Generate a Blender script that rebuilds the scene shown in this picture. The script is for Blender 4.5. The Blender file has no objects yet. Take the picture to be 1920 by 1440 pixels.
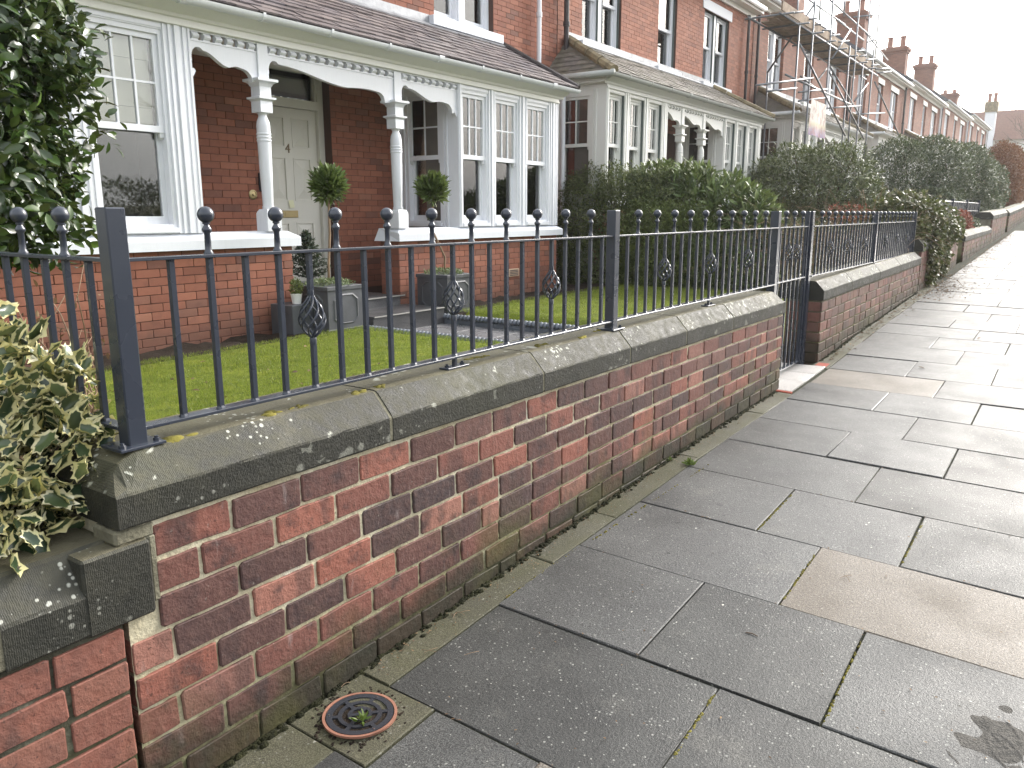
import bpy, math, random
import numpy as np
from mathutils import Vector, Matrix

# ---------------------------------------------------------------- camera, sky, sun, exposure
scene = bpy.context.scene
col = scene.collection
F, CX, CY, YH, VX, ROLL, CZ = 1500.0, 960.0, 720.0, 401.0, 2044.5, -0.0018, 1.5   # photo pixels (1920 x 1440)
PITCH = math.atan((CY - YH) / F); FH = math.hypot(F, CY - YH); YAW = math.atan((VX - CX) / FH)
_h = Vector((math.cos(YAW), math.sin(YAW), 0)); _r = Vector((math.sin(YAW), -math.cos(YAW), 0)); _z = Vector((0, 0, 1))
FW = _h * math.cos(PITCH) - _z * math.sin(PITCH); UP = _h * math.sin(PITCH) + _z * math.cos(PITCH)
RT = _r * math.cos(ROLL) + UP * math.sin(ROLL); UP = UP * math.cos(ROLL) - _r * math.sin(ROLL)
EYE = Vector((0, 0, CZ))
cam_data = bpy.data.cameras.new('camera'); cam = bpy.data.objects.new('camera', cam_data); col.objects.link(cam)
cam_data.sensor_width = 36.0; cam_data.lens = F / 1920.0 * 36.0; cam_data.clip_start = 0.05; cam_data.clip_end = 2000
mw = Matrix((RT, UP, -FW)).transposed().to_4x4(); mw.translation = EYE; cam.matrix_world = mw
scene.camera = cam

SUN_AZ, SUN_EL = math.radians(-14), math.radians(30)      # azimuth from +X (street) towards +Y (houses)
world = bpy.data.worlds.new('World'); scene.world = world; world.use_nodes = True
wn = world.node_tree; bg = wn.nodes['Background']
sky = wn.nodes.new('ShaderNodeTexSky'); sky.sky_type = 'NISHITA'; sky.sun_disc = False
sky.sun_elevation = SUN_EL; sky.sun_rotation = math.pi / 2 - SUN_AZ
sky.air_density = 1.6; sky.dust_density = 6.0; sky.ozone_density = 1.5; sky.altitude = 30
hs = wn.nodes.new('ShaderNodeHueSaturation'); hs.inputs['Saturation'].default_value = 0.32   # thin white overcast
cl = wn.nodes.new('ShaderNodeMix'); cl.data_type = 'RGBA'; cl.inputs[0].default_value = 0.36; cl.inputs[7].default_value = (6.4, 6.7, 7.1, 1)   # even cloud veil
wn.links.new(sky.outputs[0], hs.inputs['Color']); wn.links.new(hs.outputs[0], cl.inputs[6]); wn.links.new(cl.outputs[2], bg.inputs['Color'])
bg.inputs['Strength'].default_value = 0.15
sun_data = bpy.data.lights.new('sun', 'SUN'); sun = bpy.data.objects.new('sun', sun_data); col.objects.link(sun)
sun_data.energy = 1.4; sun_data.angle = math.radians(15); sun_data.color = (1.0, 0.97, 0.93)
sd = Vector((math.cos(SUN_AZ) * math.cos(SUN_EL), math.sin(SUN_AZ) * math.cos(SUN_EL), math.sin(SUN_EL)))
sun.rotation_euler = (-sd).to_track_quat('-Z', 'Y').to_euler(); sun.location = (30, -10, 30)
vs = scene.view_settings; vs.view_transform = 'Standard'; vs.look = 'None'; vs.exposure = 1.30; vs.gamma = 1.0; vs.use_curve_mapping = False

# ---------------------------------------------------------------- pixel helpers (photo pixel + a known plane -> world point)
def ray(x, y): return RT * (x - CX) - UP * (y - CY) + FW * F
def onY(x, y, Y): d = ray(x, y); return EYE + d * (Y / d.y)
def onX(x, y, X): d = ray(x, y); return EYE + d * (X / d.x)
def onZ(x, y, Z): d = ray(x, y); return EYE + d * ((Z - CZ) / d.z)
PKX = [-14, 0, 1.43, 2.72, 4.2, 5.8, 6.8, 8.0, 10.7, 11.54, 25, 60, 140]
PKZ = [-.50, .03, .092, .16, .215, .25, .29, .36, .475, .51, 1.03, 2.4, 4.6]
def zp(x, y=1.7): return float(np.interp(x, PKX, PKZ)) + .03 * (max(-1.45, min(y, 1.75)) - 1.7)

# ---------------------------------------------------------------- mesh builder
class MB:
    def __init__(s): s.v = []; s.f = []
    def add(s, vs_, fs_):
        o = len(s.v); s.v += [tuple(p) for p in vs_]; s.f += [tuple(i + o for i in q) for q in fs_]; return s
    def box(s, x0, x1, y0, y1, z0, z1):
        return s.add([(x0,y0,z0),(x1,y0,z0),(x1,y1,z0),(x0,y1,z0),(x0,y0,z1),(x1,y0,z1),(x1,y1,z1),(x0,y1,z1)],
                     [(0,3,2,1),(4,5,6,7),(0,1,5,4),(1,2,6,5),(2,3,7,6),(3,0,4,7)])
    def cbox(s, x0, x1, y0, y1, z0, z1, b=.004):
        lo = (x0, y0, z0); hi = (x1, y1, z1); V = []; idx = {}
        for c in range(8):
            sg = [(c >> k) & 1 for k in range(3)]
            for ax in range(3):
                p = [(hi[k] - b if sg[k] else lo[k] + b) for k in range(3)]
                p[ax] = hi[ax] if sg[ax] else lo[ax]
                idx[(c, ax)] = len(V); V.append(p)
        Fc = []
        for ax in range(3):
            a, b2 = [k for k in range(3) if k != ax]
            for sd_ in (0, 1):
                q = [idx[((sd_ << ax) | (i << a) | (j << b2), ax)] for i, j in ((0,0),(1,0),(1,1),(0,1))]
                if (sd_ == 1) != (ax == 1): pass
                else: q = q[::-1]
                Fc.append(q)
        for ax in range(3):
            a, b2 = [k for k in range(3) if k != ax]
            for i in (0, 1):
                for j in (0, 1):
                    c0 = (i << a) | (j << b2); c1 = c0 | (1 << ax)
                    Fc.append([idx[(c0, a)], idx[(c1, a)], idx[(c1, b2)], idx[(c0, b2)]])
        for c in range(8): Fc.append([idx[(c, 0)], idx[(c, 1)], idx[(c, 2)]])
        return s.add(V, Fc)
    def prism(s, poly, axis, a0, a1):
        """poly: points in the plane of the two other axes (in axis order), extruded along axis from a0 to a1"""
        n = len(poly)
        def P(p, a):
            q = list(p); q.insert(axis, a); return q
        V = [P(p, a0) for p in poly] + [P(p, a1) for p in poly]
        return s.add(V, [tuple(range(n))[::-1], tuple(range(n, 2 * n))] + [(i, (i + 1) % n, n + (i + 1) % n, n + i) for i in range(n)])
    def tube(s, p0, p1, r, n=8, r1=None, caps=True):
        return s.path([p0, p1], [r, r if r1 is None else r1], n, caps)
    def path(s, pts, rad, n=6, caps=True):
        pts = [Vector(p) for p in pts]; m = len(pts)
        if not hasattr(rad, '__len__'): rad = [rad] * m
        V = []; ref = None
        for i in range(m):
            d = (pts[min(i + 1, m - 1)] - pts[max(i - 1, 0)])
            if d.length < 1e-9: d = Vector((0, 0, 1))
            d.normalize()
            if ref is None: ref = Vector((0, 0, 1)) if abs(d.z) < .9 else Vector((1, 0, 0))
            a = d.cross(ref)
            if a.length < 1e-4: a = d.orthogonal()
            a.normalize(); b = d.cross(a); ref = -b if False else ref
            V += [pts[i] + (a * math.cos(t) + b * math.sin(t)) * rad[i] for t in [2 * math.pi * k / n for k in range(n)]]
        Fc = [(i * n + k, i * n + (k + 1) % n, (i + 1) * n + (k + 1) % n, (i + 1) * n + k) for i in range(m - 1) for k in range(n)]
        if caps: Fc += [tuple(range(n))[::-1], tuple((m - 1) * n + k for k in range(n))]
        return s.add(V, Fc)
    def lathe(s, prof, c=(0, 0, 0), n=12, sq=False):
        V = []; m = len(prof)
        for r, z in prof:
            for k in range(n):
                t = 2 * math.pi * (k + .5) / n; rr = r / math.cos(math.pi / n) if sq else r
                V.append((c[0] + rr * math.cos(t), c[1] + rr * math.sin(t), c[2] + z))
        Fc = [(i * n + k, i * n + (k + 1) % n, (i + 1) * n + (k + 1) % n, (i + 1) * n + k) for i in range(m - 1) for k in range(n)]
        Fc += [tuple(range(n))[::-1], tuple((m - 1) * n + k for k in range(n))]
        return s.add(V, Fc)
    def mesh(s, name, mat=None, smooth=False):
        me = bpy.data.meshes.new(name); me.from_pydata(s.v, [], s.f); me.update()
        if mat: me.materials.append(mat)
        if smooth: shade(me, smooth)
        return me
    def build(s, name, mat, parent=None, smooth=False, **kw):
        return link(name, s.mesh(name, mat, smooth), parent, **kw)

def shade(me, ang=40):
    me.polygons.foreach_set('use_smooth', [True] * len(me.polygons))
    if ang is not True:
        try: me.set_sharp_from_angle(angle=math.radians(ang))
        except Exception: pass

WL = {}          # world location of every object (no rotated parents)
def link(name, me, parent=None, loc=(0, 0, 0), rot=None, scale=None):
    o = bpy.data.objects.new(name, me); col.objects.link(o); put(o, parent, loc, rot, scale); return o
def put(o, parent, loc=(0, 0, 0), rot=None, scale=None):
    loc = Vector(loc); WL[o] = loc
    if parent is not None: o.parent = parent; o.location = loc - WL[parent]
    else: o.location = loc
    if rot is not None: o.rotation_euler = rot
    if scale is not None: o.scale = scale
def thing(name, label, cat, loc=(0, 0, 0), group=None):
    o = link(name, None, None, loc); o.empty_display_size = .1
    return tag(o, label, cat, group)
def tag(o, label=None, cat=None, group=None, kind=None):
    if label: o['label'] = label
    if cat: o['category'] = cat
    if group: o['group'] = group
    if kind: o['kind'] = kind
    return o
def solo(mb, name, mat, label, cat, loc, group=None, smooth=False):
    """a thing that is one mesh; origin at loc"""
    l = Vector(loc); mb.v = [(p[0] - l.x, p[1] - l.y, p[2] - l.z) for p in mb.v]
    return tag(mb.build(name, mat, None, smooth, loc=loc), label, cat, group)
def struct(mb, name, mat, smooth=False): return tag(mb.build(name, mat, None, smooth), kind='structure')

def np_mesh(name, V, faces_n, mat, attrs=None, smooth=False):
    """V (N,3) float array; faces_n list of (M,k) int arrays"""
    me = bpy.data.meshes.new(name)
    loops = np.concatenate([f.reshape(-1) for f in faces_n]).astype(np.int32)
    counts = np.concatenate([np.full(len(f), f.shape[1], np.int32) for f in faces_n])
    starts = np.concatenate([[0], np.cumsum(counts)[:-1]]).astype(np.int32)
    me.vertices.add(len(V)); me.vertices.foreach_set('co', np.ascontiguousarray(V, np.float32).reshape(-1))
    me.loops.add(len(loops)); me.loops.foreach_set('vertex_index', loops)
    me.polygons.add(len(counts)); me.polygons.foreach_set('loop_start', starts); me.polygons.foreach_set('loop_total', counts)
    if attrs:
        for k, a in attrs.items():
            at = me.attributes.new(k, 'FLOAT', 'POINT'); at.data.foreach_set('value', np.ascontiguousarray(a, np.float32))
    me.update(calc_edges=True)
    if mat: me.materials.append(mat)
    if smooth: me.polygons.foreach_set('use_smooth', [True] * len(counts))
    return me

rng = np.random.default_rng(7)
random.seed(7)

# ---------------------------------------------------------------- materials
def srgb(r, g, b):
    f = lambda c: (c / 255 / 12.92) if c / 255 <= .04045 else ((c / 255 + .055) / 1.055) ** 2.4
    return (f(r), f(g), f(b), 1)
class G:
    """tiny node-graph helper"""
    def __init__(s, name):
        s.m = bpy.data.materials.new(name); s.m.use_nodes = True; s.t = s.m.node_tree
        s.p = s.t.nodes['Principled BSDF']; s.out = s.t.nodes['Material Output']
    def n(s, kind, **kw):
        nd = s.t.nodes.new('ShaderNode' + kind)
        for k, v in kw.items():
            if k.startswith('_'): setattr(nd, k[1:], v)
            else:
                key = int(k[1:]) if k[0] == 'i' and k[1:].isdigit() else k.replace('_', ' ')
                s.set(nd.inputs[key], v)
        return nd
    def set(s, sock, v):
        if hasattr(v, 'is_output') or isinstance(v, bpy.types.NodeSocket): s.t.links.new(v, sock)
        else: sock.default_value = v
    def P(s, **kw):
        for k, v in kw.items(): s.set(s.p.inputs[k.replace('_', ' ')], v)
        return s
    def pos(s): return s.n('NewGeometry').outputs['Position']
    def obj(s): return s.n('TexCoord').outputs['Object']
    def rnd(s):
        a = s.n('ObjectInfo').outputs['Random']; b = s.n('NewGeometry').outputs['Random Per Island']
        return s.n('Math', _operation='FRACT', i0=s.n('Math', _operation='ADD', i0=a, i1=b).outputs[0]).outputs[0]
    def math(s, op, a, b=0.0): return s.n('Math', _operation=op, i0=a, i1=b).outputs[0]
    def noise(s, vec, scale, detail=4, rough=.55, out='Fac', dist=0.0):
        return s.n('TexNoise', Vector=vec, Scale=scale, Detail=detail, Roughness=rough, Distortion=dist).outputs[out]
    def voro(s, vec, scale, out='Distance', feat='F1', rand=1.0):
        return s.n('TexVoronoi', _feature=feat, Vector=vec, Scale=scale, Randomness=rand).outputs[out]
    def ramp(s, fac, stops, interp='LINEAR'):
        nd = s.n('ValToRGB', Fac=fac); cr = nd.color_ramp; cr.interpolation = interp
        while len(cr.elements) < len(stops): cr.elements.new(.5)
        for e, (p, c) in zip(cr.elements, stops):
            e.position = p; e.color = c if len(c) == 4 else (*c, 1)
        return nd.outputs['Color']
    def sel(s, fac, lo, hi): return s.n('MapRange', Value=fac, From_Min=lo, From_Max=hi).outputs['Result']
    def mix(s, fac, a, b, blend='MIX'):
        nd = s.t.nodes.new('ShaderNodeMix'); nd.data_type = 'RGBA'; nd.blend_type = blend
        s.set(nd.inputs[0], fac); s.set(nd.inputs[6], a); s.set(nd.inputs[7], b); return nd.outputs[2]
    def scalev(s, vec, v): return s.n('Mapping', Vector=vec, Scale=v).outputs[0]
    def off(s, vec, r, k=37.0):
        c = s.n('CombineXYZ', X=s.math('MULTIPLY', r, k), Y=s.math('MULTIPLY', r, k * 1.7), Z=s.math('MULTIPLY', r, k * .6)).outputs[0]
        return s.n('VectorMath', _operation='ADD', i0=vec, i1=c).outputs[0]
    def bump(s, h, strength=.3, dist=.01):
        s.set(s.p.inputs['Normal'], s.n('Bump', Strength=strength, Distance=dist, Height=h).outputs[0]); return s
def plain(name, c, rough=.5, metal=0.0, bump=0, bscale=60, var=.08, spec=.5):
    g = G(name); n = g.noise(g.pos(), 6, 5)
    c2 = tuple(x * (1 - var * 2.2) for x in c[:3]) + (1,); c3 = tuple(min(1, x * (1 + var)) for x in c[:3]) + (1,)
    g.P(Base_Color=g.ramp(n, [(.3, c2), (.7, c3)]), Roughness=rough, Metallic=metal, Specular_IOR_Level=spec)
    if bump: g.bump(g.noise(g.pos(), bscale, 4), bump, .004)
    return g.m

def height_above_pavement(g):
    """height of a point over the (rising) pavement, as a socket"""
    sp = g.n('SeparateXYZ', Vector=g.pos())
    return g.math('SUBTRACT', sp.outputs['Z'], g.math('ADD', g.math('MULTIPLY', sp.outputs['X'], .0405), .04))

def m_brick_old(name, stops, algae=1.0, white=.5, burn=.5):
    g = G(name); r = g.rnd(); v = g.off(g.pos(), r)
    c = g.n('HueSaturation', Color=g.ramp(r, stops), Saturation=.92, Value=1.0).outputs[0]
    bd = g.noise(g.scalev(v, (9, 1, 2)), 1.0, 2); c = g.mix(g.math('MULTIPLY', g.sel(bd, .54, .64), .5), c, (.035, .026, .028, 1))
    n1 = g.noise(v, 9, 6, .62); n2 = g.noise(v, 42, 5, .65)
    c = g.mix(g.math('MULTIPLY', g.sel(n1, .54, .66), burn), c, (.024, .019, .023, 1))
    n3 = g.noise(v, 21, 4, .7); c = g.mix(g.math('MULTIPLY', g.sel(n3, .54, .7), .3), c, (.045, .030, .030, 1))
    edge = g.sel(g.noise(v, 120, 2), .62, .7); c = g.mix(g.math('MULTIPLY', edge, .6), c, (.02, .016, .015, 1))
    c = g.mix(g.math('MULTIPLY', g.sel(n2, .35, .75), .45), c, g.mix(.5, c, (.30, .17, .13, 1)))
    # salt bloom and mortar smears
    st = g.noise(g.scalev(v, (30, 30, 7)), 1.0, 4, .6)
    c = g.mix(g.math('MULTIPLY', g.sel(st, .64, .78), white * .8), c, (.34, .29, .28, 1))
    sm = g.noise(v, 75, 3, .6)
    c = g.mix(g.math('MULTIPLY', g.sel(sm, .68, .76), .55 * white), c, (.5, .47, .4, 1))
    h = height_above_pavement(g); wob = g.noise(g.pos(), 5, 4)
    damp = g.sel(g.math('ADD', h, g.math('MULTIPLY', g.math('SUBTRACT', wob, .5), -.28)), .20, .08)
    c = g.mix(g.math('MULTIPLY', damp, .82 * algae), c, (.022, .024, .013, 1))
    gr = g.math('MULTIPLY', g.sel(g.noise(g.pos(), 2.6, 4), .50, .66), g.sel(h, .42, .12))
    c = g.mix(g.math('MULTIPLY', gr, .55 * algae), c, (.085, .082, .025, 1))
    hb = g.math('ADD', g.math('ADD', g.math('MULTIPLY', n1, .5), g.math('MULTIPLY', n3, .6)), g.math('MULTIPLY', n2, .8))
    g.P(Base_Color=c, Roughness=g.ramp(n2, [(.3, (.55,) * 3), (.7, (.9,) * 3)]), Specular_IOR_Level=.35).bump(hb, .55, .007)
    return g.m
BR = lambda *a: [(p, srgb(*c)) for p, c in a]
brick_near = m_brick_old('weathered_brick', BR((0, (88, 56, 50)), (.14, (70, 54, 54)), (.28, (116, 68, 56)), (.40, (62, 52, 54)), (.52, (128, 74, 60)), (.64, (94, 62, 57)), (.76, (120, 70, 58)), (.86, (142, 80, 62)), (.94, (152, 100, 84)), (1, (78, 56, 54))), 1.0, .55, .7)
brick_left = m_brick_old('red_brick_neighbour', BR((0, (114, 70, 58)), (.35, (132, 78, 62)), (.7, (120, 72, 60)), (1, (138, 86, 68))), .35, .12, .25)
brick_far = m_brick_old('mossy_brick', BR((0, (104, 72, 62)), (.3, (124, 78, 66)), (.55, (92, 70, 64)), (.8, (112, 84, 70)), (1, (130, 90, 76))), .9, .35, .35)

def m_mortar(name, c0, c1, c2, algae):
    g = G(name); n = g.noise(g.pos(), 7, 5); n2 = g.noise(g.pos(), 90, 4)
    c = g.ramp(n, [(.3, c0), (.55, c1), (.75, c2)])
    c = g.mix(g.math('MULTIPLY', g.sel(n2, .35, .7), .35), c, tuple(x * .55 for x in c0[:3]) + (1,))
    h = height_above_pavement(g)
    gr = g.sel(g.math('ADD', h, g.math('MULTIPLY', g.noise(g.pos(), 3, 3), -.6)), .10, -.20)
    c = g.mix(g.math('MULTIPLY', gr, algae), c, (.12, .125, .03, 1))
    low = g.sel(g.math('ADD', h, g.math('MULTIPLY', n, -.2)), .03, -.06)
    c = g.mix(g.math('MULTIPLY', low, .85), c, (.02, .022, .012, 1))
    g.P(Base_Color=c, Roughness=.95, Specular_IOR_Level=.2).bump(g.math('ADD', n2, g.noise(g.pos(), 30, 4)), .7, .006)
    return g.m
mortar_near = m_mortar('lime_mortar', srgb(172, 162, 134), srgb(206, 197, 170), srgb(226, 221, 202), .65)
mortar_left = m_mortar('dark_mortar', srgb(62, 60, 50), srgb(84, 82, 70), srgb(150, 148, 132), .3)
mortar_far = m_mortar('grey_mortar', srgb(96, 92, 78), srgb(130, 126, 108), srgb(160, 156, 138), .8)

def m_stone():
    g = G('coping_sandstone'); r = g.n('ObjectInfo').outputs['Random']; v = g.off(g.pos(), r, 11.0); p = g.pos()
    n = g.noise(v, 3.2, 6, .6); n2 = g.noise(v, 26, 5, .6)
    c = g.ramp(n, [(.36, srgb(24, 24, 22)), (.48, srgb(44, 43, 38)), (.58, srgb(66, 64, 55)), (.72, srgb(118, 113, 96))])
    c = g.mix(.35, c, g.ramp(n2, [(.3, srgb(44, 44, 40)), (.7, srgb(128, 124, 104))]))
    c = g.mix(g.math('MULTIPLY', r, .5), c, srgb(62, 62, 56))
    gm = g.sel(g.noise(p, 1.7, 4), .48, .66)
    c = g.mix(g.math('MULTIPLY', gm, .28), c, (.075, .08, .03, 1))
    # faces that stand upright are darker, flat tops paler
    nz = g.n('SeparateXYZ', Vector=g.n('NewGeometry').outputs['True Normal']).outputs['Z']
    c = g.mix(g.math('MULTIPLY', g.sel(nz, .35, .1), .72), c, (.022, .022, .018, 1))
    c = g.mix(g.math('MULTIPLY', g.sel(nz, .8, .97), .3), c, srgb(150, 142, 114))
    # lichen spots
    d = g.voro(g.off(p, .13), 20); big = g.noise(p, 2.3, 3)
    sz = g.voro(p, 20, 'Color'); sp = g.n('SeparateColor', Color=sz).outputs[0]
    lim = g.math('MULTIPLY', g.sel(big, .45, .58), g.math('MULTIPLY', sp, .46))
    spot = g.sel(g.math('SUBTRACT', lim, g.math('ADD', d, g.math('MULTIPLY', g.math('SUBTRACT', g.noise(p, 130, 3), .5), .22))), -.02, .10)
    c = g.mix(g.math('MULTIPLY', g.math('MULTIPLY', spot, .75), g.sel(nz, -.3, .5)), c, srgb(190, 190, 176))
    sp2 = g.n('SeparateColor', Color=g.voro(p, 62, 'Color')).outputs[0]; big2 = g.noise(g.off(p, .5), 4.5, 3)
    spot2 = g.sel(g.math('SUBTRACT', g.math('MULTIPLY', g.sel(big2, .50, .60), g.math('MULTIPLY', sp2, .46)), g.voro(p, 62)), -.02, .12)
    c = g.mix(g.math('MULTIPLY', g.math('MULTIPLY', spot2, .8), g.sel(nz, -.3, .5)), c, srgb(200, 200, 188))
    # chisel tooling
    w = g.n('TexWave', _bands_direction='X', Vector=p, Scale=75.0, Distortion=5.0, Detail=2.0, Detail_Scale=1.5).outputs['Fac']
    hh = g.math('ADD', g.math('MULTIPLY', w, .16), g.math('ADD', g.math('MULTIPLY', n2, .9), g.noise(p, 120, 3)))
    g.P(Base_Color=c, Roughness=g.ramp(n2, [(.3, (.5,) * 3), (.7, (.8,) * 3)]), Specular_IOR_Level=.35).bump(hh, .55, .006)
    return g.m
stone = m_stone()

def m_slab(name, c0, c1, rough0=.30, rough1=.52, speck=1.0, green=0.0, spec=.5):
    g = G(name); r = g.rnd(); p = g.pos(); v = g.off(p, r, 9.0)
    n = g.noise(v, 2.2, 5, .6); nf = g.noise(p, 260, 3, .7)
    c = g.ramp(n, [(.25, c0), (.75, c1)])
    c = g.mix(.4, c, g.mix(r, tuple(x * .72 for x in c[:3]) + (1,) if not hasattr(c, 'node') else c, c)) if False else c
    hb_ = g.n('BrightContrast', Color=c, Bright=g.math('MULTIPLY', g.math('SUBTRACT', r, .5), .085), Contrast=0.0).outputs[0]; c = hb_
    st_ = g.noise(p, 1.3, 6, .7); c = g.mix(g.math('MULTIPLY', g.sel(st_, .5, .72), .5), c, tuple(x * .5 for x in c0[:3]) + (1,))
    bl_ = g.noise(g.off(p, .31), 3.7, 5, .7); c = g.mix(g.math('MULTIPLY', g.sel(bl_, .58, .72), .28), c, srgb(150, 146, 136))
    gu = g.voro(g.off(p, .77), 5.5); gc = g.n('SeparateColor', Color=g.voro(g.off(p, .77), 5.5, 'Color')).outputs[2]
    c = g.mix(g.math('MULTIPLY', g.math('LESS_THAN', gu, g.math('MULTIPLY', g.sel(gc, .55, 1.0), .10)), .55), c, tuple(x * .35 for x in c0[:3]) + (1,))
    c = g.mix(g.math('MULTIPLY', g.sel(nf, .40, .58), .85), c, tuple(x * .26 for x in c0[:3]) + (1,))
    d = g.voro(p, 95); ch = g.n('SeparateColor', Color=g.voro(p, 95, 'Color')).outputs[1]
    fl = g.math('LESS_THAN', d, g.math('MULTIPLY', g.sel(ch, .72, 1.0), .36))
    c = g.mix(g.math('MULTIPLY', fl, .5 * speck), c, srgb(176, 176, 168))
    d2 = g.voro(g.scalev(p, (1, 1.7, 1)), 36); ch2 = g.n('SeparateColor', Color=g.voro(g.scalev(p, (1, 1.7, 1)), 36, 'Color')).outputs[0]
    fl2 = g.math('LESS_THAN', d2, g.math('MULTIPLY', g.math('MULTIPLY', g.sel(ch2, .9, 1.0), .24), g.sel(g.noise(p, 2.7, 3), .40, .62)))
    c = g.mix(g.math('MULTIPLY', fl2, .8 * speck), c, srgb(205, 203, 192))
    if green: c = g.mix(g.math('MULTIPLY', g.sel(g.noise(p, 5, 4), .36, .62), green), c, (.075, .075, .028, 1))
    wet = g.noise(v, 3.1, 3, .5)
    g.P(Base_Color=c, Roughness=g.ramp(wet, [(.32, (rough0,) * 3), (.68, (rough1,) * 3)]), Specular_IOR_Level=spec)
    g.bump(g.math('ADD', g.math('MULTIPLY', nf, 1.0), g.math('MULTIPLY', g.noise(p, 110, 2), .8)), .55, .004)
    return g.m
slab_dark = m_slab('paving_concrete', srgb(70, 70, 69), srgb(106, 106, 103), .31, .54, spec=.33)
slab_warm = m_slab('paving_concrete_warm', srgb(124, 115, 104), srgb(150, 141, 129), .40, .62, .6, spec=.3)
slab_green = m_slab('concrete_algae', srgb(92, 90, 76), srgb(118, 114, 96), .55, .85, .6, .4, .3)
slab_path = m_slab('porcelain_path', srgb(122, 120, 122), srgb(150, 148, 150), .18, .4, .1)
step_mat = m_slab('slate_grey_porcelain', srgb(84, 84, 86), srgb(112, 112, 114), .3, .5, .15)
step_edge = plain('step_nosing', srgb(160, 158, 152), .5)
threshold_mat = m_slab('pale_threshold', srgb(214, 208, 202), srgb(236, 231, 226), .35, .6, .2)
joint_sand = m_mortar('joint_sand', srgb(56, 54, 45), srgb(80, 77, 62), srgb(108, 104, 80), .2)
terracotta = plain('terracotta', srgb(150, 66, 46), .85, 0, .4)

def m_iron(name, c, rough=.32):
    g = G(name); n = g.noise(g.pos(), 140, 3); n2 = g.noise(g.pos(), 9, 3)
    g.P(Base_Color=g.mix(g.sel(n2, .2, .8), c, tuple(x * 1.1 for x in c[:3]) + (1,)), Roughness=g.ramp(n2, [(.25, (rough,) * 3), (.75, (rough + .06,) * 3)]), Specular_IOR_Level=.6, Coat_Weight=.25, Coat_Roughness=.15).bump(n, .12, .001)
    return g.m
iron = m_iron('anthracite_paint', srgb(48, 53, 64), .25)
galv = plain('galvanised_tube', srgb(124, 126, 130), .4, .7, .1)
copper = plain('copper_rim', srgb(178, 128, 108), .5, .3, .3, 60, .2)
plastic_black = plain('black_plastic', srgb(52, 54, 60), .35, 0, .3, 120)
brass = plain('brass', srgb(168, 152, 114), .35, .8)
chrome = plain('screw_steel', srgb(200, 200, 200), .25, 1.0)

def m_paint(name, c, rough=.38, dirt=.17):
    g = G(name); p = g.pos(); n = g.noise(p, 3, 4); n2 = g.noise(g.scalev(p, (60, 60, 6)), 1, 3)
    cc = g.mix(g.math('MULTIPLY', g.sel(n2, .45, .8), dirt), c, tuple(x * .7 for x in c[:3]) + (1,))
    cc = g.mix(g.math('MULTIPLY', g.sel(n, .5, .8), dirt * .8), cc, tuple(x * y for x, y in zip(c[:3], (.82, .8, .72))) + (1,))
    g.P(Base_Color=cc, Roughness=rough).bump(g.noise(p, 70, 3), .06, .002); return g.m
white = m_paint('white_gloss_paint', srgb(226, 228, 233))
cream = m_paint('cream_white_paint', srgb(234, 233, 226), .45, .12)
offwhite = m_paint('aged_white_paint', srgb(228, 228, 224), .5, .2)
white_stone = m_paint('white_painted_stone', srgb(222, 225, 231), .6, .12)
greige = m_paint('greige_door_paint', srgb(216, 213, 203), .4, .06)
teal = m_paint('grey_green_paint', srgb(82, 92, 90), .5, .15)
gutter_white = m_paint('white_gutter', srgb(224, 226, 228), .35, .22)
pipe_black = m_paint('black_pipe', srgb(54, 46, 46), .45, .1)
lead = plain('lead_flashing', srgb(150, 152, 156), .55, .3, .5, 25, .15)

def m_house_brick(name, stops, dark=.25):
    g = G(name); r = g.rnd(); v = g.off(g.pos(), r, 23.0)
    c = g.n('HueSaturation', Color=g.ramp(r, stops), Saturation=.95, Value=.88).outputs[0]; n1 = g.noise(v, 11, 5); n2 = g.noise(v, 60, 4)
    c = g.mix(g.math('MULTIPLY', g.sel(n1, .5, .75), dark), c, (.05, .03, .03, 1))
    c = g.mix(g.math('MULTIPLY', g.sel(n2, .6, .8), .3), c, (.4, .24, .17, 1))
    zz = g.n('SeparateXYZ', Vector=g.pos()).outputs['Z']; dm_ = g.sel(g.math('ADD', zz, g.math('MULTIPLY', g.math('SUBTRACT', g.noise(g.pos(), 3, 4), .5), -.5)), .72, .40)
    c = g.mix(g.math('MULTIPLY', dm_, .5), c, (.075, .055, .042, 1))
    big = g.noise(g.pos(), .9, 4)
    c = g.mix(g.math('MULTIPLY', g.sel(big, .5, .75), .22), c, (.12, .065, .05, 1))
    g.P(Base_Color=c, Roughness=.8, Specular_IOR_Level=.3).bump(g.math('ADD', n1, n2), .3, .003); return g.m
hbrick = m_house_brick('pressed_red_brick', BR((0, (140, 86, 68)), (.25, (158, 98, 76)), (.5, (148, 92, 72)), (.72, (168, 106, 82)), (.88, (124, 84, 72)), (1, (174, 116, 92))))
hbrick2 = m_house_brick('orange_red_brick', BR((0, (158, 102, 80)), (.3, (172, 112, 88)), (.55, (150, 100, 82)), (.8, (180, 120, 96)), (1, (142, 94, 78))), .2)
hmortar = plain('thin_dark_joint', srgb(84, 62, 54), .95, 0, .3, 40)
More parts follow.
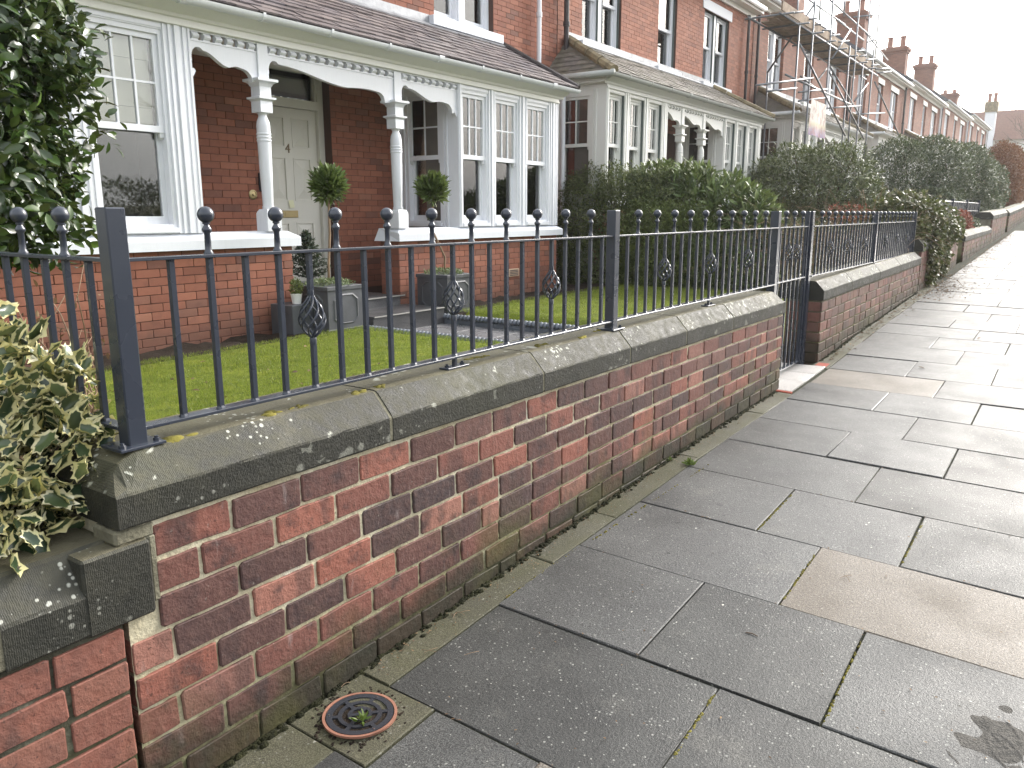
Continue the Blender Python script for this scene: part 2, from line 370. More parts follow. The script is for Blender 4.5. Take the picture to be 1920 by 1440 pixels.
def m_wallbrick(name, a, b, mo):
    g = G(name); p = g.pos(); sx = g.n('SeparateXYZ', Vector=p)
    vec = g.n('CombineXYZ', X=g.math('ADD', sx.outputs['X'], sx.outputs['Y']), Y=sx.outputs['Z'], Z=0.0).outputs[0]
    bt = g.n('TexBrick', Vector=vec, Color1=a, Color2=b, Mortar=mo, Scale=1.0, Mortar_Size=.005, Brick_Width=.225, Row_Height=.075, Bias=-.1)
    c = g.mix(g.math('MULTIPLY', g.sel(g.noise(p, 1.1, 5), .42, .75), .4), bt.outputs['Color'], tuple(x * .6 for x in a[:3]) + (1,))
    g.P(Base_Color=c, Roughness=.85).bump(bt.outputs['Fac'], -.4, .004); return g.m
wallbrick = m_wallbrick('far_brick', srgb(128, 86, 70), srgb(148, 100, 82), srgb(108, 90, 80))
wallbrick_garden = m_wallbrick('far_garden_brick', srgb(120, 88, 74), srgb(140, 100, 84), srgb(110, 100, 84))

def m_slate(name, stops, moss=0.0):
    g = G(name); r = g.rnd(); v = g.off(g.pos(), r, 7.0)
    c = g.ramp(r, stops); n = g.noise(v, 14, 5)
    c = g.mix(g.math('MULTIPLY', g.sel(n, .45, .75), .35), c, srgb(150, 140, 136))
    if moss: c = g.mix(g.math('MULTIPLY', g.sel(g.noise(g.pos(), 3.5, 4), .45, .65), moss), c, (.08, .085, .04, 1))
    g.P(Base_Color=c, Roughness=.5).bump(n, .4, .004); return g.m
slate = m_slate('purple_slate', BR((0, (86, 80, 82)), (.4, (106, 98, 98)), (.7, (122, 113, 111)), (1, (96, 92, 97))))
slate2 = m_slate('mossy_slate', BR((0, (98, 94, 86)), (.5, (122, 116, 106)), (1, (108, 104, 100))), .5)
def m_roof_far():
    g = G('far_slate_roof'); p = g.pos(); n = g.noise(p, 5, 4)
    w = g.n('TexWave', _bands_direction='Z', Vector=p, Scale=2.2, Distortion=.3).outputs['Fac']
    g.P(Base_Color=g.ramp(n, [(.3, srgb(74, 74, 80)), (.7, srgb(100, 100, 106))]), Roughness=.6).bump(w, .4, .01); return g.m
roof_far = m_roof_far()
tile_brown = plain('brown_roof_tile', srgb(128, 96, 84), .8, 0, .6, 12)
hip_clay = plain('buff_hip_tile', srgb(138, 126, 98), .8, 0, .5, 30, .2)
pot_clay = plain('chimney_pot_clay', srgb(150, 104, 88), .8, 0, .3)

def m_glass(name, tint=(.012, .014, .016, 1)):
    g = G(name); tr = g.n('BsdfTransparent', Color=(.95, .965, .96, 1)); gl = g.n('BsdfGlossy', Roughness=.015, Color=(1, 1, 1, 1))
    fr = g.n('Fresnel', IOR=1.5).outputs[0]
    mx = g.n('MixShader'); g.set(mx.inputs[0], g.math('MINIMUM', g.math('ADD', g.math('MULTIPLY', fr, 1.5), .015), 1.0)); g.set(mx.inputs[1], tr.outputs[0]); g.set(mx.inputs[2], gl.outputs[0])
    g.t.links.new(mx.outputs[0], g.out.inputs['Surface']); return g.m
glass = m_glass('window_glass')
room_dark = plain('dim_room', srgb(96, 90, 84), .9)
blind = m_paint('cream_roman_blind', srgb(226, 222, 206), .9, .05)
curtain_w = m_paint('white_curtain', srgb(222, 218, 208), .9, .1)
curtain_r = m_paint('rust_curtain', srgb(136, 62, 50), .9, .1)

def m_leaf(name, stops, rough=.35, back=(.16, .2, .06, 1), trans=.18, spec=.5, bscale=2.4):
    g = G(name); r = g.rnd(); c = g.ramp(r, stops)
    n = g.noise(g.pos(), 55, 2); c = g.mix(g.math('MULTIPLY', g.sel(n, .4, .7), .25), c, stops[0][1])
    big = g.noise(g.pos(), bscale, 3); c = g.mix(g.math('MULTIPLY', g.sel(big, .42, .66), .5 if bscale < 5 else .62), c, stops[0][1])
    g.P(Base_Color=c, Roughness=rough, Specular_IOR_Level=spec)
    tl = g.n('BsdfTranslucent', Color=back); mx = g.n('MixShader', i0=trans)
    g.t.links.new(g.p.outputs[0], mx.inputs[1]); g.t.links.new(tl.outputs[0], mx.inputs[2]); g.t.links.new(mx.outputs[0], g.out.inputs['Surface'])
    return g.m
lf_camellia = m_leaf('camellia_leaf', BR((0, (30, 46, 24)), (.35, (48, 68, 32)), (.65, (64, 88, 38)), (.85, (88, 114, 48)), (1, (52, 72, 34))), .24, trans=.1, spec=.6)
lf_bay = m_leaf('bay_leaf', BR((0, (62, 78, 40)), (.4, (88, 108, 52)), (.75, (112, 132, 66)), (1, (140, 156, 94))), .42)
lf_conifer = m_leaf('conifer_needles', BR((0, (54, 64, 38)), (.4, (84, 95, 54)), (.75, (112, 122, 68)), (1, (134, 140, 86))), .6, trans=.2)
lf_yew = m_leaf('yew_needles', BR((0, (62, 76, 36)), (.4, (94, 108, 50)), (.75, (122, 134, 66)), (1, (98, 108, 58))), .6, trans=.2)
lf_rhodo = m_leaf('rhododendron_leaf', BR((0, (60, 76, 42)), (.4, (92, 112, 60)), (.75, (124, 142, 82)), (1, (168, 176, 126))), .38)
lf_laurel = m_leaf('laurel_leaf', BR((0, (60, 70, 44)), (.35, (84, 94, 58)), (.7, (108, 116, 74)), (.9, (146, 148, 106)), (1, (90, 98, 64))), .42, trans=.15)
lf_laurel2 = m_leaf('holly_hedge_leaf', BR((0, (50, 62, 46)), (.35, (70, 82, 60)), (.7, (92, 102, 76)), (.93, (132, 138, 106)), (1, (98, 102, 70))), .4, trans=.12)
lf_ivy = m_leaf('ivy_leaf', BR((0, (54, 58, 34)), (.3, (78, 82, 48)), (.6, (104, 106, 66)), (.8, (122, 104, 76)), (1, (140, 136, 102))), .45)
lf_sedum = m_leaf('sedum_leaf', BR((0, (88, 104, 70)), (.5, (124, 138, 98)), (1, (172, 178, 140))), .5)
lf_spruce = m_leaf('blue_spruce_needles', BR((0, (48, 60, 52)), (.5, (76, 90, 78)), (1, (106, 118, 104))), .6)
lf_beech = m_leaf('brown_beech_leaf', BR((0, (72, 44, 30)), (.4, (98, 60, 40)), (.75, (124, 76, 48)), (1, (88, 60, 48))), .7, back=(.3, .14, .05, 1))
lf_red = m_leaf('red_shrub_leaf', BR((0, (96, 56, 46)), (.5, (130, 80, 64)), (1, (156, 104, 84))), .6, back=(.4, .1, .05, 1))
lf_weed = m_leaf('weed_leaf', BR((0, (70, 92, 30)), (1, (110, 130, 50))), .5)
lf_dead = m_leaf('dead_leaf', BR((0, (72, 54, 38)), (.4, (110, 84, 58)), (.75, (150, 124, 92)), (1, (60, 48, 38))), .8, back=(.2, .12, .05, 1))
def m_holly():
    g = G('variegated_holly_leaf'); r = g.rnd(); e = g.n('Attribute', _attribute_name='edge').outputs['Fac']
    n = g.noise(g.pos(), 70, 3)
    f = g.sel(g.math('ADD', e, g.math('MULTIPLY', g.math('SUBTRACT', n, .5), .5)), .42, .58)
    green = g.ramp(r, BR((0, (36, 52, 38)), (.5, (56, 76, 54)), (1, (92, 108, 74))))
    crm = g.ramp(r, BR((0, (216, 208, 150)), (.5, (232, 226, 180)), (.85, (212, 198, 120)), (1, (238, 232, 200))))
    g.P(Base_Color=g.mix(f, green, crm), Roughness=.24, Specular_IOR_Level=.6)
    tl = g.n('BsdfTranslucent', Color=(.3, .32, .1, 1)); mx = g.n('MixShader', i0=.12)
    g.t.links.new(g.p.outputs[0], mx.inputs[1]); g.t.links.new(tl.outputs[0], mx.inputs[2]); g.t.links.new(mx.outputs[0], g.out.inputs['Surface'])
    return g.m
lf_holly = m_holly()
bark = plain('bark_brown', srgb(88, 72, 58), .9, 0, .6, 60, .2)
bark_pale = plain('pale_twig', srgb(146, 122, 98), .85, 0, .4, 60, .15)
bark_far = plain('far_twig', srgb(120, 110, 100), .9)
def m_ground(name, a, b, c, scale=6):
    g = G(name); p = g.pos(); n = g.noise(p, scale, 6, .65); n2 = g.noise(p, scale * 14, 4)
    g.P(Base_Color=g.mix(.35, g.ramp(n, [(.3, a), (.5, b), (.72, c)]), g.ramp(n2, [(.35, tuple(x * .4 for x in a[:3]) + (1,)), (.7, c)])), Roughness=.95, Specular_IOR_Level=.2).bump(g.math('ADD', n, n2), .8, .02)
    return g.m
lawn_mat = m_ground('mossy_lawn', srgb(60, 72, 22), srgb(96, 112, 30), srgb(138, 142, 48), 7)
soil_mat = m_ground('dark_soil', srgb(30, 25, 21), srgb(48, 40, 33), srgb(70, 60, 50), 9)
verge_mat = m_ground('rough_ground', srgb(66, 62, 44), srgb(92, 88, 62), srgb(112, 108, 76), 2)
asphalt = m_ground('asphalt_road', srgb(58, 58, 60), srgb(70, 70, 72), srgb(86, 86, 86), 20)
lf_grass = m_leaf('grass_blade', BR((0, (40, 52, 18)), (.12, (76, 92, 28)), (.4, (104, 120, 38)), (.7, (132, 144, 50)), (1, (164, 160, 84))), .55, back=(.3, .4, .05, 1), trans=.3, bscale=7.0)
moss_mat = plain('moss', srgb(120, 112, 44), .95, 0, .8, 90, .3)
planter_mat = plain('lead_grey_planter', srgb(84, 86, 90), .55, .1, .2, 40, .12)
pot_grey = plain('zinc_pot', srgb(150, 152, 152), .45, .3)
rope_mat = plain('slate_blue_rope_tile', srgb(104, 110, 118), .4, 0, .3, 50, .15)
board_mat = plain('scaffold_board', srgb(152, 132, 112), .85, 0, .4, 20, .2)
# ---------------------------------------------------------------- setting: ground, road, pavement, lawn
def garden_z(x):
    return float(np.interp(x, [-8, 11.6, 12.4, 21.5, 22.3, 60, 140], [.22, .22, .62, .70, 1.05, 2.5, 4.7]))
def ground_z(x, y):
    if y < -1.55: return zp(x, -1.45) - .24
    if y < 1.86: return zp(x, y) - .12
    return garden_z(x) - .02
mb = MB(); gx = sorted(set([-400, -120, -30] + [round(-8 + .8 * i, 2) for i in range(40)] + [26, 30, 40, 60, 90, 140, 400, 1200])); gy = [-900, -200, -40, -12, -4, -1.56, -1.54, -.5, .5, 1.5, 1.85, 1.87, 3, 5, 8, 14, 40, 200, 900]
for x in gx:
    for y in gy: mb.v.append((x, y, ground_z(x, y)))
ny = len(gy)
for i in range(len(gx) - 1):
    for j in range(ny - 1): mb.f.append((i * ny + j, (i + 1) * ny + j, (i + 1) * ny + j + 1, i * ny + j + 1))
struct(mb, 'ground', verge_mat)
mb = MB(); xs = [-14, -8, 0, 2, 4, 6, 8, 10, 12, 18, 25, 40, 60, 100, 140]
for a, b in zip(xs[:-1], xs[1:]):
    mb.add([(a, -8, zp(a, -1.45) - .10), (b, -8, zp(b, -1.45) - .10), (b, -1.6, zp(b, -1.45) - .12), (a, -1.6, zp(a, -1.45) - .12)], [(0, 1, 2, 3)])
struct(mb, 'road', asphalt)
kerb = tag(link('kerb', None), kind='structure')
x = -6.0; ki = 0
while x < 24:
    q = MB(); a, b = x + .004, x + .911; za, zb = zp(a, -1.45), zp(b, -1.45)
    P = [(-1.60, -.13), (-1.60, -.012), (-1.59, 0), (-1.47, 0), (-1.47, -.13)]
    V = [(a, p[0], za + p[1]) for p in P] + [(b, p[0], zb + p[1]) for p in P]
    q.add(V, [(4, 3, 2, 1, 0), (5, 6, 7, 8, 9)] + [(i, (i + 1) % 5, 5 + (i + 1) % 5, 5 + i) for i in range(5)])
    q.build('kerb_stone', slab_dark, kerb); x += .915

mb = MB(); px = [-6 + .5 * i for i in range(13)] + [1 + .5 * i for i in range(50)] + [26, 30, 40, 60, 100, 140]
px = sorted(set(px))
for a, b in zip(px[:-1], px[1:]):
    for y0, y1 in ((-1.48, 0), (0, 1.74)):
        mb.add([(a, y0, zp(a, y0) - .0085), (b, y0, zp(b, y0) - .0085), (b, y1, zp(b, y1) - .0085), (a, y1, zp(a, y1) - .0085)], [(0, 1, 2, 3)])
pavement = struct(mb, 'pavement', joint_sand)
def skew(x, y): return x + max(0, min((x - 3.5) * .03, .1)) * (1.58 - y)
def slab(x0, x1, y0, y1, mat, gap=.0032, dz=None, name='paving_slab'):
    dz = random.uniform(-.0035, .0035) if dz is None else dz
    tx, ty = random.uniform(-.003, .003), random.uniform(-.003, .003); q = MB(); c = .003
    def ring(ins, dep):
        R = []
        for (sx, sy) in ((0, 0), (1, 0), (1, 1), (0, 1)):
            y = (y0 + gap + ins) if sy == 0 else (y1 - gap - ins); gx_ = gap + (.0022 if x0 > 4 and name == 'paving_slab' else 0); xx = (x0 + gx_ + ins) if sx == 0 else (x1 - gx_ - ins)
            xx = skew(xx, y) + random.uniform(-.002, .002)
            R.append((xx, y + random.uniform(-.002, .002), zp(xx, y) + dz + tx * (sx - .5) + ty * (sy - .5) - dep))
        return R
    q.add(ring(0, .045) + ring(0, c) + ring(c, 0), [(0, 1, 5, 4), (1, 2, 6, 5), (2, 3, 7, 6), (3, 0, 4, 7), (4, 5, 9, 8), (5, 6, 10, 9), (6, 7, 11, 10), (7, 4, 8, 11), (8, 9, 10, 11)])
    return q.build(name, mat, pavement)
ROW = .565
for k in range(-7, 42):
    x0 = 1.57 + ROW * k; x1 = x0 + ROW
    ys = [1.575, .745, -.085, -.915, -1.465] if k % 2 == 0 else [1.575, 1.02, .45, -.12, -.69, -1.465]
    for a, b in zip(ys[1:], ys[:-1]):
        if k == -1 and b > 1.5: continue
        m = slab_warm if (k == 2 and abs(a + .085) < .01) or (k == 8 and b > 1.5) or random.random() < .05 else slab_dark
        slab(x0, x1, a, b, m)
# cut slabs round the drain
for (a, b, c, d, m) in ((1.285, 1.57, 1.385, 1.69, slab_green), (1.005, 1.285, 1.385, 1.5, slab_dark), (1.005, 1.57, 1.02, 1.385, slab_dark)): slab(a, b, c, d, m)
# concrete fillet between slabs and walls
x = -3.0
while x < 11.5:
    w = random.uniform(.5, 1.1)
    if x < 1.33 < x + w: w = 1.285 - x
    if 1.27 < x < 1.32: x = 1.575; continue
    if 5.6 < x < 6.55: x = 6.62; continue
    if x < 5.7 < x + w: w = 5.70 - x
    slab(x, x + w, 1.50 if x < 1.25 else 1.575, 1.715, slab_green, .002, -.002, 'filler_strip'); x += w
for (a, b, c, d) in ((5.74, 6.08, 1.60, 1.97), (6.085, 6.36, 1.60, 1.97), (6.365, 6.66, 1.60, 1.97)):
    slab(a, b, c, d, threshold_mat, .002, .006, 'threshold_tile')
slab(5.70, 5.735, 1.59, 1.70, terracotta, .001, .004, 'threshold_tile')
slab(6.665, 6.80, 1.60, 1.69, terracotta, .001, .004, 'threshold_tile')

def sheet(name, poly_x, poly_y, zf, mat, step=.25):
    mb = MB(); nx = max(2, int((poly_x[1] - poly_x[0]) / step)); ny_ = max(2, int((poly_y[1] - poly_y[0]) / step))
    for i in range(nx + 1):
        for j in range(ny_ + 1):
            xx = poly_x[0] + (poly_x[1] - poly_x[0]) * i / nx; yy = poly_y[0] + (poly_y[1] - poly_y[0]) * j / ny_
            mb.v.append((xx, yy, zf(xx, yy, i in (0, nx) or j in (0, ny_))))
    for i in range(nx):
        for j in range(ny_):
            mb.f.append((i * (ny_ + 1) + j, (i + 1) * (ny_ + 1) + j, (i + 1) * (ny_ + 1) + j + 1, i * (ny_ + 1) + j + 1))
    return mb
def lawn_z(x, y, edge=False):
    b = .355 + .012 * math.sin(x * 1.7) * math.cos(y * 1.3) + .008 * (x - 4)
    return b - (.10 if edge else 0)
soil_z = lambda x, y, e=False: (.335 if y > 5.95 else .29) + .02 * math.sin(x * 9 + y * 7) + .012 * math.sin(x * 23 - y * 17)
struct(sheet('s', (.2, 5.86), (2.0, 6.72), soil_z, soil_mat, .12), 'soil_bed', soil_mat, True)
struct(sheet('s', (7.22, 11.7), (2.0, 6.72), lambda x, y, e=False: soil_z(x, y) + .01 * (x - 7), soil_mat, .12), 'soil_bed', soil_mat, True)
LAWNS = [((1.05, 5.80), (2.03, 6.06)), ((7.30, 11.35), (2.03, 6.02))]
for lx, ly in LAWNS: struct(sheet('l', lx, ly, lawn_z, lawn_mat, .15), 'lawn', lawn_mat, True)
# grass blades: uncountable
GB = []
for (lx, ly), nb in zip(LAWNS, (110000, 60000)):
    n = nb; X = rng.uniform(lx[0], lx[1], n); Y = rng.uniform(ly[0], ly[1], n) + rng.normal(0, .015, n)
    X = X + rng.normal(0, .012, n)
    Z = .355 + .012 * np.sin(X * 1.7) * np.cos(Y * 1.3) + .008 * (X - 4) - .006
    cl = .5 + .5 * np.sin(X * 5.1 + np.sin(Y * 3.7) * 2) * np.sin(Y * 4.3 + np.sin(X * 2.9) * 2)
    H = rng.uniform(.012, .030, n) * (.6 + .8 * cl); A = rng.uniform(0, 2 * np.pi, n); W = rng.uniform(.0014, .0030, n)
    lean = rng.uniform(0, .8, n) * H; LA = rng.uniform(0, 2 * np.pi, n)
    base = np.stack([X, Y, Z], 1); dx = np.stack([np.cos(A) * W, np.sin(A) * W, 0 * A], 1)
    tip = base + np.stack([np.cos(LA) * lean, np.sin(LA) * lean, H], 1)
    V = np.stack([base - dx, base + dx, tip], 1).reshape(-1, 3); GB.append(V)
V = np.concatenate(GB); Fc = np.arange(len(V)).reshape(-1, 3)
tag(link('grass', np_mesh('grass', V, [Fc], lf_grass)), 'short mossy green grass of the front lawn behind the railings', 'grass', kind='stuff')

# garden path and its rope edging, steps, porch floor
path = tag(link('garden_path', None), kind='structure')
pmb = MB(); pmb.box(5.95, 7.13, 1.97, 6.02, .15, .238); pmb.build('path_bed', joint_sand, path)
for i in range(7):
    y0 = 1.99 + i * .576
    for (a, b) in (((5.96, 6.54), (6.545, 7.12)) if i % 2 == 0 else ((5.96, 6.25), (6.255, 6.83), (6.835, 7.12))):
        q = MB(); q.cbox(a, b, y0, y0 + .571, .235, .252, .002); q.build('paving_tile', slab_path, path)
def rope_edging(xc, label):
    t = thing('rope_edging', label, 'edging', (xc, 2.05, .2))
    base = None
    y = 2.05
    while y < 5.95:
        q = MB(); q.cbox(xc - .022, xc + .022, y + .002, y + .248, .19, .30, .004)
        tl = q.build('edging_tile', rope_mat, t)
        r = MB()
        for k in range(5):                        # twisted strands along the top
            yc = y + .025 + k * .05; pts = []
            for s_ in range(7):
                a = -1.25 + 2.5 * s_ / 6; pts.append((xc + .040 * math.sin(a), yc + .034 * a / 1.25 * .8, .298 + .038 * math.cos(a)))
            r.path(pts, [.012, .024, .030, .031, .030, .024, .012], 8)
        r.build('rope_top', rope_mat, tl, smooth=True); y += .25
    return t
rope_edging(5.93, 'slate blue rope-top edging along the path side towards the corner post')
rope_edging(7.16, 'slate blue rope-top edging along the path side towards the evergreen hedge')
steps = thing('doorstep', 'two grey porcelain steps rising to the tiled porch floor', 'steps', (6.5, 6.3, .24))
q = MB(); q.box(5.98, 7.13, 6.008, 6.62, .24, .425); q.build('riser', step_mat, steps)
q = MB(); q.box(5.50, 7.10, 6.605, 7.98, .24, .538); q.build('riser', step_mat, steps)
for (a, b) in ((5.98, 6.55), (6.553, 7.13)):
    q = MB(); q.cbox(a, b, 5.995, 6.61, .4255, .443, .002); q.build('tread_tile', step_mat, steps)
    q = MB(); q.cbox(a, b, 5.990, 5.997, .432, .4445, .001); q.build('nosing', step_edge, steps)
for i in range(3):
    for (a, b) in ((5.50, 6.03), (6.033, 6.563), (6.566, 7.10)):
        q = MB(); q.cbox(a, b, 6.592 + .46 * i, 6.592 + .46 * i + .456, .5385, .556, .002); q.build('tread_tile', step_mat, steps)
q = MB(); q.cbox(5.50, 7.10, 6.585, 6.5935, .545, .5575, .001); q.build('nosing', step_edge, steps)

# ---------------------------------------------------------------- brick pieces shared by the garden walls
def brick_mesh(seed, L, H, mat, D=.09, rough=.0022):
    R = random.Random(seed); q = MB(); c = .005
    out = [(c, 0), (L * .5, 0), (L - c, 0), (L, c), (L, H - c), (L - c, H), (L * .45, H), (c, H), (0, H - c), (0, c)]
    out = [(a + R.uniform(-rough, rough), b + R.uniform(-rough, rough)) for a, b in out]
    n = len(out); mx, mz = L / 2, H / 2
    ins = [(a + (mx - a) / L * .005 + (.0016 if a < mx else -.0016), b + (mz - b) / H * .0045) for a, b in out]
    V = [(a, D, b) for a, b in out] + [(a, .0026, b) for a, b in out] + [(a, R.uniform(-.0002, .0003), b) for a, b in ins] + [(mx, -.0004, mz)]
    Fc = []
    for i in range(n):
        j = (i + 1) % n; Fc += [(i, j, n + j, n + i), (n + i, n + j, 2 * n + j, 2 * n + i), (2 * n + i, 2 * n + j, 3 * n)]
    q.add(V, Fc); return q.mesh('brick', mat)
BL, BH = .223, .0848
class Bricks:
    def __init__(s, mat, seed=0): s.m = [brick_mesh(seed + i, 1.0 * (BL - .011), BH - .011, mat) for i in range(10)]; s.L = BL - .011; s.h = BH - .011
    def put(s, parent, x, z, L, H, y, end=False, slope=0.0):
        me = random.choice(s.m); jx = random.uniform(-.0012, .0012)
        if end: return link('brick', me, parent, (x, y, z), (0, 0, -math.pi / 2), (L / s.L, 1, H / s.h))
        return link('brick', me, parent, (x + jx, y + random.uniform(-.003, .002), z + jx), (random.uniform(-.008, .008), random.uniform(-.006, .006) - slope, random.uniform(-.006, .006)), (L / s.L, 1, H / s.h))
def mortar_face(x0, x1, y, ztop, zbot, mat, parent, name='mortar', amp=.0013, step=.02):
    nx = int((x1 - x0) / step); nz = 42; X = np.linspace(x0, x1, nx + 1)
    V = np.zeros((nx + 1, nz + 1, 3)); V[..., 0] = X[:, None]
    zt = np.array([ztop(x) for x in X]); zb = np.array([zbot(x) for x in X])
    V[..., 2] = zb[:, None] + (zt - zb)[:, None] * np.linspace(0, 1, nz + 1)[None]
    V[..., 1] = y + rng.normal(0, amp, V.shape[:2])
    a = np.arange((nx + 1) * (nz + 1)).reshape(nx + 1, nz + 1)
    Fc = np.stack([a[:-1, :-1], a[1:, :-1], a[1:, 1:], a[:-1, 1:]], -1).reshape(-1, 4)
    return link(name, np_mesh(name, V.reshape(-1, 3), [Fc], mat, smooth=True), parent)
def coping(parent, x0, x1, zf, prof, mat, end0=None, end1=None, name='coping_stone', jit=.0009, slope_end=.065):
    """one coping stone: prof is a list of (y, z above zf(x)); end = 'hip' slopes the end down"""
    q = MB(); n = max(3, int((x1 - x0) / .045)); rings = [x0 + (x1 - x0) * i / n for i in range(n + 1)]
    if end0 == 'hip': rings = [x0, x0 + .004] + [x for x in rings if x > x0 + slope_end * .3] ; rings.insert(2, x0 + slope_end * .5) if rings[2] > x0 + slope_end * .6 else None
    if end1 == 'hip': rings = [x for x in rings if x < x1 - .02] + [x1 - .004, x1]
    rings = sorted(set(rings)); top = max(p[1] for p in prof); low = sorted(p[1] for p in prof)[len(prof) // 2 - 1]; low = .082
    m = len(prof); V = []
    for x in rings:
        cap = top
        if end0 == 'hip': cap = min(cap, low + (top - low) * min(1, (x - x0) / slope_end))
        if end1 == 'hip': cap = min(cap, low + (top - low) * min(1, (x1 - x) / slope_end))
        for (y, z) in prof:
            V.append((x, y + random.uniform(-jit, jit), zf(x) + min(z, cap) + random.uniform(-jit, jit)))
    Fc = [(i * m + k, (i + 1) * m + k, (i + 1) * m + (k + 1) % m, i * m + (k + 1) % m) for i in range(len(rings) - 1) for k in range(m)]
    Fc += [tuple(range(m)), tuple((len(rings) - 1) * m + k for k in range(m))[::-1]]
    q.add(V, Fc); return q.build(name, mat, parent)
CP = [(1.692, .003), (1.690, .008), (1.690, .078), (1.692, .084), (1.700, .093), (1.752, .150), (1.760, .156), (1.770, .158), (1.86, .159), (1.99, .158), (2.004, .154), (2.056, .09), (2.06, .082), (2.06, .003)]
def garden_wall(label, x0, x1, ztop, joints, bricks, bmat, mmat, hips=(None, None), endface=False, ground=zp, first_short=None, bl=BL, stuff=False, thick=.28, cmat=None, cp=CP, steps_left=None, name='garden_wall', bh=None):
    bh = bh or (lambda x: BH)
    t = thing(name, label, 'wall', ((x0 + x1) / 2, 1.85, zp((x0 + x1) / 2)))
    zb = lambda x: zp(x) - .10
    q = MB(); n = max(2, int((x1 - x0) / .6))
    for i in range(n):
        a = x0 + .012 + (x1 - x0 - .024) * i / n; b = x0 + .012 + (x1 - x0 - .024) * (i + 1) / n
        V = []
        for xx in (a, b):
            V += [(xx, 1.712, zb(xx)), (xx, 1.71 + thick, zb(xx)), (xx, 1.71 + thick, ztop(xx) - .002), (xx, 1.712, ztop(xx) - .002)]
        q.add(V, [(0, 1, 5, 4), (1, 2, 6, 5), (2, 3, 7, 6), (3, 0, 4, 7)] + ([(3, 2, 1, 0)] if i == 0 else []) + ([(4, 5, 6, 7)] if i == n - 1 else []))
    core = q.build('wall_core', mmat, t)
    mortar_face(x0 + .004, x1 - .004, 1.7062, lambda x: ztop(x) - .001, zb, mmat, t)
    js = [x0 - .008] + joints + [x1 + .008]
    for i, (a, b) in enumerate(zip(js[:-1], js[1:])):
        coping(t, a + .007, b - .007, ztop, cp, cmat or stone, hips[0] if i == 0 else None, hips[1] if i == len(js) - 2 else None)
    q = MB(); ins = [(y + (.0018 if y < 1.8 else -.0018), z - (.0018 if z > .05 else -.004)) for y, z in cp]
    q.prism(ins, 0, x0 + .12, x1 - .12)
    q.v = [(a, b, c + ztop(a)) for a, b, c in q.v]
    q.build('coping_joint', mortar_far, t)
    k = 0; parts = 0; sm = MB()
    while True:
        zk = lambda x: -.014 - k * bh(x)
        if ztop((x0 + x1) / 2) + zk((x0 + x1) / 2) < min(zp(x0), zp(x1)) - .03: break
        xs_ = x0 + ((steps_left(k)) if steps_left else 0); x = xs_; half = k % 2 == 1
        first = True
        while x < x1 - .02:
            L = bl + random.uniform(-.008, .008)
            if first: L = (bl / 2 if half else bl) + random.uniform(-.01, .01)
            first = False
            if random.random() < .03: L = bl / 2
            if x + L > x1 - .05: L = x1 - x
            zt = ztop(x + L / 2) + zk(x + L / 2); hb_ = bh(x + L / 2); sl_ = k * (bh(x) - bh(x + L)) / L
            if zt > zp(x + L / 2) - .015:
                if stuff:
                    e = .005; y_ = 1.70 + random.uniform(-.002, .003)
                    a, b, c, d = x + e, x + L - e, zt - hb_ + .01, zt
                    sm.add([(a, y_, c), (b, y_, c), (b, y_, d), (a, y_, d), (a, y_ + .03, c), (b, y_ + .03, c), (b, y_ + .03, d), (a, y_ + .03, d)], [(0, 1, 2, 3), (0, 4, 5, 1), (1, 5, 6, 2), (2, 6, 7, 3), (3, 7, 4, 0)])
                else: bricks.put(t, x + .0055, zt - hb_ + .011 - sl_ * L / 2, L - .011, hb_ - .011, 1.70, slope=sl_)
                parts += 1
            x += L
        if endface and not stuff:
            z = ztop(x0) + zk(x0)
            if z > zp(x0) - .015:
                w = thick; segs = [(1.712, w / 2), (1.712 + w / 2, w / 2)] if half else [(1.712, w)]
                for (yy, ww) in segs:
                    o = bricks.put(t, x0 - .0, z - BH + .011, ww - .012, BH - .011, yy + ww - .006, True)
        k += 1
    if stuff and sm.v: tag(sm.build('brick', bmat, t), kind='stuff')
    return t
B_near = Bricks(brick_near, 10); B_left = Bricks(brick_left, 40); B_far = Bricks(brick_far, 80)
ZT = lambda x: .802
jx = [onY(px_, py_, 1.69).x for px_, py_ in ((735, 815), (1020, 735), (1182, 680), (1288, 640), (1375, 608))]
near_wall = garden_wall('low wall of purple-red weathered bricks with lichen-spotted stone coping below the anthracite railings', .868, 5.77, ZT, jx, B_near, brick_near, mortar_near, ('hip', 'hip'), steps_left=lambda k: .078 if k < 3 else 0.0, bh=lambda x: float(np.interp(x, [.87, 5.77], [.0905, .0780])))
ZTF = lambda x: .80 + max(0, x - 6.78) * .013
far_wall = garden_wall('mossy brick wall with pale stone coping between the gate and the ivy', 6.79, 11.46, ZTF, [onY(x_, y_, 1.69).x for x_, y_ in ((1598, 540), (1650, 520), (1688, 506))], B_far, brick_far, mortar_far, (None, 'hip'), endface=True)
# the neighbour's wall: lower, redder, square stop block at its end
ZTL = lambda x: .585
CPL = [(1.692, .003), (1.690, .008), (1.690, .095), (1.694, .104), (1.752, .180), (1.762, .186), (1.99, .188), (2.05, .12), (2.06, .10), (2.06, .003)]
left_wall = garden_wall('plain red brick neighbouring wall with a lower dark coping under the holly', -2.2, .862, ZTL, [-.9, .1, .60], B_left, brick_left, mortar_left, cp=CPL)
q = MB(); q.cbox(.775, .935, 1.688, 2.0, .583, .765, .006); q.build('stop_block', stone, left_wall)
q = MB()   # bedding mortar under the hipped end of the upper coping
for (a, b, c, d) in ((.86, .955, .765, .801), (.935, .958, .60, .77)):
    q.cbox(a, b, 1.7005, 1.80, c, d, .006)
q.build('bedding_mortar', mortar_far, near_wall)
